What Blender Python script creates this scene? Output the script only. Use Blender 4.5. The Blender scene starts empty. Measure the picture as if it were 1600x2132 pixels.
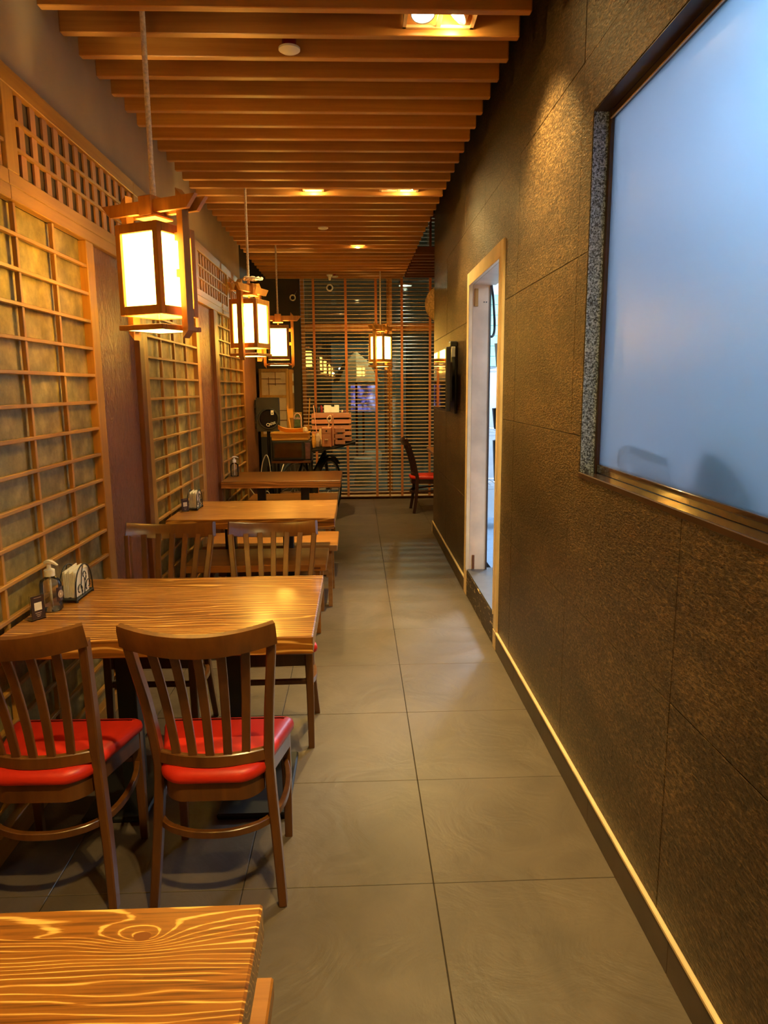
import bpy, math, random
from mathutils import Vector, Matrix
random.seed(7)
C = bpy.context.scene.collection
sc = bpy.context.scene

# ------------------------------------------------------------------ camera
H = 1.5465
YAW, PITCH, ROLL, FPX = 0.0371, 0.1739, 0.0076, 1478.0
def cam_setup():
    cy, sy = math.cos(YAW), math.sin(YAW)
    fwd = Vector((sy*math.cos(PITCH), cy*math.cos(PITCH), -math.sin(PITCH)))
    right = Vector((cy, -sy, 0)); down = fwd.cross(right)
    r = math.cos(ROLL)*right + math.sin(ROLL)*down
    d = -math.sin(ROLL)*right + math.cos(ROLL)*down
    M = Matrix(((r.x, -d.x, -fwd.x, 0), (r.y, -d.y, -fwd.y, 0), (r.z, -d.z, -fwd.z, H), (0, 0, 0, 1)))
    cd = bpy.data.cameras.new('camera'); cam = bpy.data.objects.new('camera', cd); C.objects.link(cam)
    cam.matrix_world = M
    cd.sensor_fit = 'HORIZONTAL'; cd.sensor_width = 36.0; cd.lens = 36.0*FPX/1600.0
    cd.clip_start = 0.02; cd.clip_end = 100
    sc.camera = cam
cam_setup()

# ------------------------------------------------------------------ world, exposure
sc.view_settings.view_transform = 'Standard'
sc.view_settings.look = 'None'
sc.view_settings.gamma = 1.0
sc.view_settings.use_curve_mapping = False
sc.view_settings.exposure = 0.42
w = bpy.data.worlds.new('night'); sc.world = w; w.use_nodes = True
w.node_tree.nodes['Background'].inputs[0].default_value = (0.30, 0.36, 0.45, 1)
w.node_tree.nodes['Background'].inputs[1].default_value = 0.02
cy = sc.cycles
cy.use_denoising = True
cy.sample_clamp_indirect = 14.0
cy.max_bounces = 8; cy.diffuse_bounces = 4; cy.glossy_bounces = 4; cy.transmission_bounces = 8
cy.caustics_reflective = False; cy.caustics_refractive = False
WARM = (1.0, 0.73, 0.27)
COOL = (0.42, 0.66, 1.0)
def look(loc, tgt):
    return (Vector(tgt)-Vector(loc)).to_track_quat('-Z', 'Y').to_euler()
def light(name, kind, loc, energy, color, tgt=None, **kw):
    ld = bpy.data.lights.new(name, kind); ld.energy = energy; ld.color = color
    for k, v in kw.items(): setattr(ld, k, v)
    o = bpy.data.objects.new(name, ld); C.objects.link(o); o.location = loc
    if tgt is not None: o.rotation_euler = look(loc, tgt)
    return o
# lamps of the ceiling fittings, with some extra beams (visible fittings are built further down)
DOWN = [  # location of lamp, target, energy, half angle
    ((0.285, 3.13, 2.985), (-0.10, 2.1, 0.0), 190, 34),
    ((0.425, 3.13, 2.985), (0.90, 3.2, 1.7), 230, 46),
    ((0.40, 5.60, 2.985), (0.06, 4.25, 0.0), 440, 28),
    ((0.28, 5.60, 2.985), (0.95, 5.1, 1.7), 95, 46),
    ((0.035, 7.74, 2.985), (-0.45, 8.3, 0.7), 260, 42),
    ((0.035, 7.74, 2.985), (0.25, 9.95, 0.9), 230, 44),  # second beam added at the single far fitting to brighten the blinds
    ((-0.30, 5.60, 2.985), (-0.7, 5.1, 0.0), 150, 36),
    ((0.285, 0.65, 2.985), (-0.35, 1.0, 0.0), 190, 46),  # unseen beam, no fitting is built here
    ((0.425, 0.65, 2.985), (0.85, 1.2, 0.9), 90, 60),  # unseen beam towards the right wall, also without a fitting
    ((1.40, 9.0, 2.985), (1.2, 8.9, 0.0), 90, 50),  # unseen beam in the alcove, no fitting built for it
]
for i, (l, t, e, a) in enumerate(DOWN):
    light('downlight_beam', 'SPOT', l, e*0.75, WARM, t, spot_size=math.radians(2*a), spot_blend=0.9, shadow_soft_size=0.03)
# kitchen beyond the right wall: cool lamps
light('kitchen_lamp', 'AREA', (2.1, 6.7, 2.75), 130, (0.62, 0.78, 1.0), (2.0, 6.2, 0), shape='RECTANGLE', size=0.5, size_y=0.5)
light('kitchen_lamp', 'AREA', (1.22, 1.02, 2.52), 50, (0.20, 0.62, 1.0), (0.9, 1.15, 2.2), shape='RECTANGLE', size=0.5, size_y=0.35)
light('kitchen_lamp', 'AREA', (2.6, 3.3, 2.7), 66, (0.66, 0.76, 0.98), (1.6, 2.6, 1.2), shape='RECTANGLE', size=0.9, size_y=0.5)
# the street outside: a lamp added to light it
light('added_street_light', 'POINT', (0.83, 12.22, 3.15), 70, (0.75, 0.85, 0.62), shadow_soft_size=0.03)

# ------------------------------------------------------------------ material helpers
def newmat(name):
    m = bpy.data.materials.new(name); m.use_nodes = True
    nt = m.node_tree; return m, nt, nt.nodes['Principled BSDF']
def srgb(r, g, b):
    f = lambda c: (c/255/12.92) if c/255 <= 0.04045 else ((c/255+0.055)/1.055)**2.4
    return (f(r), f(g), f(b), 1)
def N(nt, t, **kw):
    n = nt.nodes.new(t)
    for k, v in kw.items():
        if k in n.inputs: n.inputs[k].default_value = v
        else: setattr(n, k, v)
    return n
def ramp(nt, fac, stops):
    r = nt.nodes.new('ShaderNodeValToRGB'); e = r.color_ramp.elements
    while len(e) < len(stops): e.new(0.5)
    for el, (p, c) in zip(e, stops): el.position = p; el.color = c
    nt.links.new(fac, r.inputs[0]); return r
def plain(name, col, rough=0.5, metal=0.0, noise=0.06, nscale=12, bump=0.0, spec=0.5, coat=0.0):
    m, nt, b = newmat(name)
    tc = N(nt, 'ShaderNodeTexCoord')
    nz = N(nt, 'ShaderNodeTexNoise', Scale=nscale, Detail=4.0)
    nt.links.new(tc.outputs['Object'], nz.inputs['Vector'])
    lo = tuple(c*(1-noise*2.5) for c in col[:3])+(1,); hi = tuple(min(1, c*(1+noise*2.5)) for c in col[:3])+(1,)
    r = ramp(nt, nz.outputs['Fac'], [(0.3, lo), (0.7, hi)])
    nt.links.new(r.outputs[0], b.inputs['Base Color'])
    b.inputs['Roughness'].default_value = rough; b.inputs['Metallic'].default_value = metal
    b.inputs['Specular IOR Level'].default_value = spec
    b.inputs['Coat Weight'].default_value = coat
    if bump:
        bp = N(nt, 'ShaderNodeBump', Strength=bump, Distance=0.002)
        nt.links.new(nz.outputs['Fac'], bp.inputs['Height']); nt.links.new(bp.outputs[0], b.inputs['Normal'])
    return m
def wood(name, dark, light_, axis=0, rough=0.4, freq=45, stretch=0.05, bump=0.15, vary=0.35, coat=0.0):
    """long streaky grain along the given axis, shifted per object"""
    m, nt, b = newmat(name)
    tc = N(nt, 'ShaderNodeTexCoord'); oi = N(nt, 'ShaderNodeObjectInfo')
    sc3 = [1.0, 1.0, 1.0]; sc3[axis] = stretch
    vm = N(nt, 'ShaderNodeVectorMath', operation='SCALE'); vm.inputs[0].default_value = (13.1, 7.7, 5.3)
    nt.links.new(oi.outputs['Random'], vm.inputs['Scale'])
    ad = N(nt, 'ShaderNodeVectorMath', operation='ADD')
    nt.links.new(tc.outputs['Object'], ad.inputs[0]); nt.links.new(vm.outputs[0], ad.inputs[1])
    mp = N(nt, 'ShaderNodeMapping'); mp.inputs['Scale'].default_value = sc3
    nt.links.new(ad.outputs[0], mp.inputs['Vector'])
    n1 = N(nt, 'ShaderNodeTexNoise', Scale=freq, Detail=5.0, Roughness=0.6, Distortion=0.3)
    n2 = N(nt, 'ShaderNodeTexNoise', Scale=freq*0.17, Detail=2.0, Distortion=0.8)
    nt.links.new(mp.outputs[0], n1.inputs['Vector']); nt.links.new(mp.outputs[0], n2.inputs['Vector'])
    mx = N(nt, 'ShaderNodeMath', operation='MULTIPLY_ADD'); mx.inputs[1].default_value = 0.5
    hf = N(nt, 'ShaderNodeMath', operation='MULTIPLY'); hf.inputs[1].default_value = 0.5
    nt.links.new(n1.outputs['Fac'], mx.inputs[0]); nt.links.new(n2.outputs['Fac'], hf.inputs[0]); nt.links.new(hf.outputs[0], mx.inputs[2])
    r = ramp(nt, mx.outputs[0], [(0.32, dark), (0.68, light_)])
    hs = N(nt, 'ShaderNodeHueSaturation')
    mr = N(nt, 'ShaderNodeMapRange'); mr.inputs['To Min'].default_value = 1-vary; mr.inputs['To Max'].default_value = 1+vary*0.6
    nt.links.new(oi.outputs['Random'], mr.inputs['Value']); nt.links.new(mr.outputs[0], hs.inputs['Value'])
    nt.links.new(r.outputs[0], hs.inputs['Color']); nt.links.new(hs.outputs[0], b.inputs['Base Color'])
    b.inputs['Roughness'].default_value = rough; b.inputs['Coat Weight'].default_value = coat; b.inputs['Coat Roughness'].default_value = 0.25
    if bump:
        bn = N(nt, 'ShaderNodeBump', Strength=bump, Distance=0.001)
        nt.links.new(mx.outputs[0], bn.inputs['Height']); nt.links.new(bn.outputs[0], b.inputs['Normal'])
    return m
def burnt_wood(name, knots, seed=0.0, lines=95.0, a=srgb(82, 43, 10), b_=srgb(148, 90, 28), hi=srgb(236, 184, 96)):
    """brushed cedar table top: thin pale growth lines that swing round the knots; object space, grain along x"""
    m, nt, b = newmat(name)
    tc = N(nt, 'ShaderNodeTexCoord'); sx = N(nt, 'ShaderNodeSeparateXYZ'); nt.links.new(tc.outputs['Object'], sx.inputs[0])
    mp = N(nt, 'ShaderNodeMapping'); mp.inputs['Scale'].default_value = (0.7, 3.6, 3.0); mp.inputs['Location'].default_value = (seed, seed*1.7, 0)
    nt.links.new(tc.outputs['Object'], mp.inputs['Vector'])
    n1 = N(nt, 'ShaderNodeTexNoise', Scale=1.5, Detail=3.0, Roughness=0.55); nt.links.new(mp.outputs[0], n1.inputs['Vector'])
    def M(op, x, y=None, z=None):
        n = N(nt, 'ShaderNodeMath', operation=op)
        for i, v in enumerate((x, y, z)):
            if v is None: continue
            if isinstance(v, (int, float)): n.inputs[i].default_value = v
            else: nt.links.new(v, n.inputs[i])
        return n.outputs[0]
    yz = M('ADD', sx.outputs['Y'], M('MULTIPLY', sx.outputs['Z'], 0.8))
    g = M('ADD', yz, M('MULTIPLY', n1.outputs['Fac'], 0.17))
    for (kx, ky, amp, rx, ry) in knots:
        dx = M('DIVIDE', M('SUBTRACT', sx.outputs['X'], kx), rx); dy = M('DIVIDE', M('SUBTRACT', sx.outputs['Y'], ky), ry)
        d2 = M('ADD', M('MULTIPLY', dx, dx), M('MULTIPLY', dy, dy))
        g = M('ADD', g, M('MULTIPLY', M('POWER', 2.718, M('MULTIPLY', M('SQRT', d2), -1.0)), amp))
    s = M('SINE', M('MULTIPLY', g, lines*6.283))
    mp2 = N(nt, 'ShaderNodeMapping'); mp2.inputs['Scale'].default_value = (2.2, 150, 80); nt.links.new(tc.outputs['Object'], mp2.inputs['Vector'])
    n2 = N(nt, 'ShaderNodeTexNoise', Scale=1.2, Detail=4.0, Roughness=0.6); nt.links.new(mp2.outputs[0], n2.inputs['Vector'])
    n3 = N(nt, 'ShaderNodeTexNoise', Scale=2.2, Detail=2.0); nt.links.new(mp.outputs[0], n3.inputs['Vector'])
    t = M('ADD', M('MULTIPLY', M('POWER', M('MULTIPLY_ADD', s, 0.5, 0.5), 5.0), 0.27), M('ADD', M('MULTIPLY', n2.outputs['Fac'], 0.60), M('MULTIPLY', n3.outputs['Fac'], 0.25)))
    r = ramp(nt, t, [(0.30, a), (0.44, b_), (0.56, b_), (0.70, hi)])
    base = r.outputs[0]
    for (kx, ky, amp, rx, ry) in knots:
        if abs(amp) < 0.06: continue
        dx = M('DIVIDE', M('SUBTRACT', sx.outputs['X'], kx), 0.013); dy = M('DIVIDE', M('SUBTRACT', sx.outputs['Y'], ky), 0.009)
        d2 = M('ADD', M('MULTIPLY', dx, dx), M('MULTIPLY', dy, dy))
        f = M('LESS_THAN', d2, 1.0)
        mix = N(nt, 'ShaderNodeMix', data_type='RGBA'); mix.inputs['B'].default_value = srgb(120, 62, 18)
        nt.links.new(f, mix.inputs['Factor']); nt.links.new(base, mix.inputs['A']); base = mix.outputs['Result']
    nt.links.new(base, b.inputs['Base Color'])
    b.inputs['Roughness'].default_value = 0.33; b.inputs['Coat Weight'].default_value = 0.4; b.inputs['Coat Roughness'].default_value = 0.13
    bn = N(nt, 'ShaderNodeBump', Strength=0.10, Distance=0.0010); nt.links.new(t, bn.inputs['Height']); nt.links.new(bn.outputs[0], b.inputs['Normal'])
    return m
def emis(name, col, s):
    m, nt, b = newmat(name)
    b.inputs['Base Color'].default_value = tuple(c*0.6 for c in col[:3])+(1,)
    b.inputs['Emission Color'].default_value = tuple(col[:3])+(1,); b.inputs['Emission Strength'].default_value = s
    return m
def glassy(name, col=(1, 1, 1), rough=0.02, ior=1.45):
    m, nt, b = newmat(name)
    b.inputs['Base Color'].default_value = tuple(col)+(1,); b.inputs['Roughness'].default_value = rough
    b.inputs['Transmission Weight'].default_value = 1.0; b.inputs['IOR'].default_value = ior
    return m

# ------------------------------------------------------------------ materials
M_ = {}
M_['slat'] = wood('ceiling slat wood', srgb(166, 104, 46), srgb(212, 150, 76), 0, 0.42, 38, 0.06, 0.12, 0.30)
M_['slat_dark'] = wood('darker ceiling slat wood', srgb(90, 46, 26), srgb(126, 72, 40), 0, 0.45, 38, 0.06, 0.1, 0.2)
M_['frame'] = wood('shoji frame wood', srgb(154, 102, 40), srgb(200, 148, 68), 2, 0.42, 30, 0.05, 0.1, 0.10)
M_['frame_y'] = wood('shoji rail wood', srgb(154, 102, 40), srgb(200, 148, 68), 1, 0.42, 30, 0.05, 0.1, 0.10)
M_['trim'] = wood('dark edge board wood', srgb(92, 48, 22), srgb(124, 70, 32), 2, 0.4, 30, 0.05, 0.1, 0.1)
M_['pale_slat'] = wood('pale transom slat wood', srgb(172, 116, 74), srgb(200, 144, 96), 2, 0.5, 40, 0.08, 0.05, 0.08)
M_['lamp_wood'] = wood('lantern wood', srgb(146, 92, 34), srgb(192, 132, 56), 2, 0.45, 40, 0.06, 0.08, 0.05)
M_['chair'] = wood('brown stained chair wood', srgb(80, 44, 16), srgb(116, 70, 27), 2, 0.30, 40, 0.08, 0.06, 0.0, 0.4)
M_['bench'] = wood('bench wood', srgb(140, 84, 30), srgb(186, 122, 52), 0, 0.35, 40, 0.05, 0.08, 0.1, 0.3)
M_['dark_chair'] = wood('dark chair wood', srgb(44, 20, 12), srgb(70, 34, 20), 2, 0.3, 40, 0.08, 0.05, 0.0, 0.3)
M_['crate'] = wood('pink tinged crate wood', srgb(190, 120, 84), srgb(222, 158, 116), 0, 0.6, 50, 0.06, 0.1, 0.15)
M_['crate_olive'] = wood('olive crate wood', srgb(128, 100, 36), srgb(166, 132, 60), 0, 0.6, 50, 0.06, 0.1, 0.12)
M_['tray'] = wood('yellow tray wood', srgb(196, 128, 36), srgb(232, 170, 66), 0, 0.5, 40, 0.06, 0.08, 0.1)
M_['black'] = plain('black powder coated metal', (0.012, 0.011, 0.010), 0.45)
M_['blackplastic'] = plain('black plastic', (0.034, 0.030, 0.026), 0.38)
M_['steel'] = plain('brushed steel', (0.55, 0.55, 0.55), 0.3, 1.0)
M_['white'] = plain('white plastic', srgb(235, 228, 216), 0.35, noise=0.02)
M_['cream'] = plain('cream paint', srgb(232, 205, 160), 0.45, noise=0.05, nscale=6, bump=0.1)
M_['cream_worn'] = plain('worn cream paint', srgb(216, 188, 156), 0.5, noise=0.07, nscale=5, bump=0.15)
M_['paper'] = plain('napkin paper', srgb(244, 238, 222), 0.8, noise=0.03, nscale=30)
M_['rope'] = plain('beige rope', srgb(232, 212, 182), 0.85, noise=0.1, nscale=90, bump=0.5)
M_['plaster'] = plain('taupe plaster', srgb(178, 152, 118), 0.85, noise=0.03, nscale=3, bump=0.05)
M_['darkwall'] = plain('dark painted wall', srgb(62, 50, 40), 0.7, noise=0.05, nscale=3)
M_['ceil'] = plain('dark ceiling paint', srgb(70, 44, 26), 0.8, noise=0.05)
M_['kitchen'] = plain('pale kitchen wall', srgb(214, 218, 220), 0.6, noise=0.02)
M_['kfloor'] = plain('blue grey kitchen floor', srgb(120, 140, 160), 0.35, noise=0.04)
M_['screenback'] = plain('dark slat backing', srgb(96, 76, 46), 0.7, noise=0.05)
M_['skirt'] = plain('dark skirting tile', srgb(84, 70, 56), 0.45, noise=0.08, nscale=8)
M_['grout'] = plain('dark grout', srgb(46, 38, 32), 0.8)
M_['seat'] = plain('red vinyl', srgb(205, 42, 22), 0.42, noise=0.02, nscale=20, bump=0.03)
M_['alu'] = plain('bronze window bar', srgb(74, 52, 40), 0.35, 0.3)
M_['ledge'] = plain('polished dark ledge', srgb(58, 46, 44), 0.12, 0.0, coat=0.6)
M_['tape'] = plain('orange blind tape', srgb(192, 114, 60), 0.7, noise=0.04)
M_['blind'] = wood('blind slat wood', srgb(222, 190, 158), srgb(240, 212, 184), 0, 0.4, 30, 0.05, 0.0, 0.04)
M_['postwood'] = wood('window frame wood', srgb(176, 112, 50), srgb(210, 150, 80), 2, 0.45, 30, 0.05, 0.1, 0.05)
M_['glassdark'] = glassy('window glass')
M_['pavement'] = plain('pavement', srgb(120, 118, 100), 0.7, noise=0.1, nscale=2)
M_['brass'] = plain('downlight trim', srgb(226, 190, 140), 0.35, 0.0)
M_['lamp_on'] = emis('lit lamp face', (1.0, 0.80, 0.48), 30)
def mk_bulb():
    m, nt, b = newmat('lit clear bulb'); nt.nodes.remove(b); out = nt.nodes['Material Output']
    t = N(nt, 'ShaderNodeBsdfTransparent'); e = N(nt, 'ShaderNodeEmission'); e.inputs[0].default_value = (1, .75, .35, 1); e.inputs[1].default_value = 12
    a = N(nt, 'ShaderNodeAddShader'); nt.links.new(t.outputs[0], a.inputs[0]); nt.links.new(e.outputs[0], a.inputs[1]); nt.links.new(a.outputs[0], out.inputs[0]); return m
M_['bulb'] = mk_bulb()
M_['straw'] = plain('woven straw', srgb(232, 196, 138), 0.75, noise=0.12, nscale=60, bump=0.5)
M_['greenbasket'] = plain('dark teal plastic', srgb(30, 70, 66), 0.4)
M_['redwood'] = plain('red painted wood', srgb(170, 60, 34), 0.5)
M_['purple'] = plain('dull purple board', srgb(112, 70, 76), 0.5, noise=0.12, nscale=18)
M_['tyre'] = plain('black rubber', (0.012, 0.011, 0.011), 0.65)
M_['amber'] = plain('dark amber glass front', srgb(70, 40, 14), 0.08, coat=0.7)
M_['smoke'] = plain('white detector plastic', srgb(236, 226, 206), 0.4, noise=0.02)
M_['red'] = plain('red painted cup', srgb(140, 26, 14), 0.45)

def mk_floor():
    m, nt, b = newmat('slate grey floor tile')
    tc = N(nt, 'ShaderNodeTexCoord'); oi = N(nt, 'ShaderNodeObjectInfo')
    ad = N(nt, 'ShaderNodeVectorMath', operation='ADD')
    nt.links.new(tc.outputs['Object'], ad.inputs[0]); nt.links.new(oi.outputs['Location'], ad.inputs[1])
    n1 = N(nt, 'ShaderNodeTexNoise', Scale=2.6, Detail=6.0, Roughness=0.6, Distortion=1.2); nt.links.new(ad.outputs[0], n1.inputs['Vector'])
    r = ramp(nt, n1.outputs['Fac'], [(0.3, srgb(84, 71, 59)), (0.7, srgb(103, 88, 74))])
    nt.links.new(r.outputs[0], b.inputs['Base Color'])
    n2 = N(nt, 'ShaderNodeTexNoise', Scale=3.5, Detail=7.0, Roughness=0.55, Distortion=2.5); nt.links.new(ad.outputs[0], n2.inputs['Vector'])
    bn = N(nt, 'ShaderNodeBump', Strength=0.35, Distance=0.01); nt.links.new(n2.outputs['Fac'], bn.inputs['Height']); nt.links.new(bn.outputs[0], b.inputs['Normal'])
    b.inputs['Roughness'].default_value = 0.42; b.inputs['Specular IOR Level'].default_value = 0.45
    return m
M_['floor'] = mk_floor()
def mk_wall():
    m, nt, b = newmat('embossed bronze brown wall covering')
    tc = N(nt, 'ShaderNodeTexCoord'); oi = N(nt, 'ShaderNodeObjectInfo')
    ad = N(nt, 'ShaderNodeVectorMath', operation='ADD')
    nt.links.new(tc.outputs['Object'], ad.inputs[0]); nt.links.new(oi.outputs['Location'], ad.inputs[1])
    # slanting fibres in the y/z plane
    mp = N(nt, 'ShaderNodeMapping'); mp.inputs['Rotation'].default_value = (math.radians(32), 0, 0); mp.inputs['Scale'].default_value = (1, 0.33, 1.0)
    nt.links.new(ad.outputs[0], mp.inputs['Vector'])
    n1 = N(nt, 'ShaderNodeTexNoise', Scale=150.0, Detail=4.0, Roughness=0.6, Distortion=0.5); nt.links.new(mp.outputs[0], n1.inputs['Vector'])
    n2 = N(nt, 'ShaderNodeTexNoise', Scale=3.0, Detail=3.0, Distortion=1.0); nt.links.new(mp.outputs[0], n2.inputs['Vector'])
    ma = N(nt, 'ShaderNodeMath', operation='MULTIPLY_ADD'); ma.inputs[1].default_value = 0.72
    mb = N(nt, 'ShaderNodeMath', operation='MULTIPLY'); mb.inputs[1].default_value = 0.28
    nt.links.new(n1.outputs['Fac'], ma.inputs[0]); nt.links.new(n2.outputs['Fac'], mb.inputs[0]); nt.links.new(mb.outputs[0], ma.inputs[2])
    r = ramp(nt, ma.outputs[0], [(0.36, srgb(38, 27, 17)), (0.52, srgb(84, 63, 41)), (0.66, srgb(146, 116, 78))])
    nt.links.new(r.outputs[0], b.inputs['Base Color'])
    bn = N(nt, 'ShaderNodeBump', Strength=1.0, Distance=0.007); nt.links.new(ma.outputs[0], bn.inputs['Height']); nt.links.new(bn.outputs[0], b.inputs['Normal'])
    b.inputs['Roughness'].default_value = 0.37; b.inputs['Metallic'].default_value = 0.35; b.inputs['Specular IOR Level'].default_value = 0.5
    return m
M_['wall'] = mk_wall()
def mk_leather():
    m, nt, b = newmat('embossed brown leather board')
    tc = N(nt, 'ShaderNodeTexCoord')
    mp = N(nt, 'ShaderNodeMapping'); mp.inputs['Scale'].default_value = (1, 1, 0.5); nt.links.new(tc.outputs['Object'], mp.inputs['Vector'])
    n1 = N(nt, 'ShaderNodeTexNoise', Scale=22.0, Detail=5.0, Roughness=0.6, Distortion=2.2); nt.links.new(mp.outputs[0], n1.inputs['Vector'])
    v = N(nt, 'ShaderNodeTexVoronoi', Scale=26.0, feature='DISTANCE_TO_EDGE'); nt.links.new(n1.outputs['Color'], v.inputs['Vector'])
    r = ramp(nt, n1.outputs['Fac'], [(0.3, srgb(112, 64, 42)), (0.7, srgb(146, 90, 58))])
    nt.links.new(r.outputs[0], b.inputs['Base Color'])
    bn = N(nt, 'ShaderNodeBump', Strength=1.0, Distance=0.012); nt.links.new(n1.outputs['Fac'], bn.inputs['Height']); nt.links.new(bn.outputs[0], b.inputs['Normal'])
    b.inputs['Roughness'].default_value = 0.36
    return m
M_['leather'] = mk_leather()
def mk_gold():
    m, nt, b = newmat('mottled green gold board')
    tc = N(nt, 'ShaderNodeTexCoord')
    n1 = N(nt, 'ShaderNodeTexNoise', Scale=9.0, Detail=8.0, Roughness=0.68); nt.links.new(tc.outputs['Object'], n1.inputs['Vector'])
    r = ramp(nt, n1.outputs['Fac'], [(0.34, srgb(120, 104, 50)), (0.5, srgb(152, 132, 72)), (0.66, srgb(186, 162, 96))])
    nt.links.new(r.outputs[0], b.inputs['Base Color'])
    b.inputs['Roughness'].default_value = 0.48; b.inputs['Metallic'].default_value = 0.1
    return m
M_['gold'] = mk_gold()
def mk_paperlit():
    m, nt, b = newmat('lit lantern paper')
    nt.nodes.remove(b); out = nt.nodes['Material Output']
    tr = N(nt, 'ShaderNodeBsdfTranslucent'); tr.inputs[0].default_value = (1.0, 0.86, 0.45, 1)
    df = N(nt, 'ShaderNodeBsdfDiffuse'); df.inputs[0].default_value = (0.9, 0.78, 0.5, 1)
    em = N(nt, 'ShaderNodeEmission'); em.inputs[0].default_value = (1.0, 0.74, 0.19, 1); em.inputs[1].default_value = 4.2
    m1 = N(nt, 'ShaderNodeMixShader'); m1.inputs[0].default_value = 0.25
    nt.links.new(tr.outputs[0], m1.inputs[1]); nt.links.new(df.outputs[0], m1.inputs[2])
    a = N(nt, 'ShaderNodeAddShader'); nt.links.new(m1.outputs[0], a.inputs[0]); nt.links.new(em.outputs[0], a.inputs[1])
    nt.links.new(a.outputs[0], out.inputs[0])
    return m
M_['lampaper'] = mk_paperlit()
def mk_frost():
    m, nt, b = newmat('frosted glass film')
    nt.nodes.remove(b); out = nt.nodes['Material Output']
    tr = N(nt, 'ShaderNodeBsdfTranslucent'); tr.inputs[0].default_value = (0.80, 0.88, 0.95, 1)
    rf = N(nt, 'ShaderNodeBsdfRefraction'); rf.inputs['Color'].default_value = (0.85, 0.92, 1, 1); rf.inputs['Roughness'].default_value = 0.32; rf.inputs['IOR'].default_value = 1.05
    gl = N(nt, 'ShaderNodeBsdfGlossy'); gl.inputs['Roughness'].default_value = 0.32
    m1 = N(nt, 'ShaderNodeMixShader'); m1.inputs[0].default_value = 0.5
    nt.links.new(tr.outputs[0], m1.inputs[1]); nt.links.new(rf.outputs[0], m1.inputs[2])
    fr = N(nt, 'ShaderNodeFresnel'); fr.inputs[0].default_value = 1.3
    m2 = N(nt, 'ShaderNodeMixShader'); nt.links.new(fr.outputs[0], m2.inputs[0]); nt.links.new(m1.outputs[0], m2.inputs[1]); nt.links.new(gl.outputs[0], m2.inputs[2])
    nt.links.new(m2.outputs[0], out.inputs[0])
    return m
M_['frost'] = mk_frost()
def mk_pane():
    m, nt, b = newmat('clear pane'); nt.nodes.remove(b); out = nt.nodes['Material Output']
    t = N(nt, 'ShaderNodeBsdfTransparent'); t.inputs[0].default_value = (0.93, 0.96, 0.94, 1)
    g = N(nt, 'ShaderNodeBsdfGlossy'); g.inputs['Roughness'].default_value = 0.02
    fr = N(nt, 'ShaderNodeFresnel'); fr.inputs[0].default_value = 1.9
    mx = N(nt, 'ShaderNodeMixShader'); nt.links.new(fr.outputs[0], mx.inputs[0]); nt.links.new(t.outputs[0], mx.inputs[1]); nt.links.new(g.outputs[0], mx.inputs[2])
    nt.links.new(mx.outputs[0], out.inputs[0]); return m
M_['pane'] = mk_pane()
def mk_worn(name, base, chip):
    m, nt, b = newmat(name); tc = N(nt, 'ShaderNodeTexCoord')
    mp = N(nt, 'ShaderNodeMapping'); mp.inputs['Scale'].default_value = (1, 0.35, 1.6); nt.links.new(tc.outputs['Object'], mp.inputs['Vector'])
    n = N(nt, 'ShaderNodeTexNoise', Scale=26.0, Detail=5.0, Roughness=0.7, Distortion=1.5); nt.links.new(mp.outputs[0], n.inputs['Vector'])
    r = ramp(nt, n.outputs['Fac'], [(0.0, base), (0.60, base), (0.625, chip), (1.0, chip)])
    nt.links.new(r.outputs[0], b.inputs['Base Color']); b.inputs['Roughness'].default_value = 0.5; return m
M_['step'] = mk_worn('dark step with chipped paint', srgb(52, 38, 26), srgb(214, 188, 146))
M_['chipbase'] = mk_worn('cream paint chipped to dark', srgb(216, 188, 146), srgb(50, 36, 26))
def mk_silver():
    m, nt, b = newmat('speckled wall covering with painted cool light'); tc = N(nt, 'ShaderNodeTexCoord')
    n = N(nt, 'ShaderNodeTexNoise', Scale=190.0, Detail=3.0, Roughness=0.7); nt.links.new(tc.outputs['Object'], n.inputs['Vector'])
    rr = ramp(nt, n.outputs['Fac'], [(0.40, srgb(44, 46, 50)), (0.50, srgb(128, 146, 172)), (0.60, srgb(206, 224, 246))])  # bluish tones paint the cool window light into the grey covering
    nt.links.new(rr.outputs[0], b.inputs['Base Color']); b.inputs['Roughness'].default_value = 0.4
    bn = N(nt, 'ShaderNodeBump', Strength=0.6, Distance=0.003); nt.links.new(n.outputs['Fac'], bn.inputs['Height']); nt.links.new(bn.outputs[0], b.inputs['Normal']); return m
M_['silver'] = mk_silver()

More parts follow.
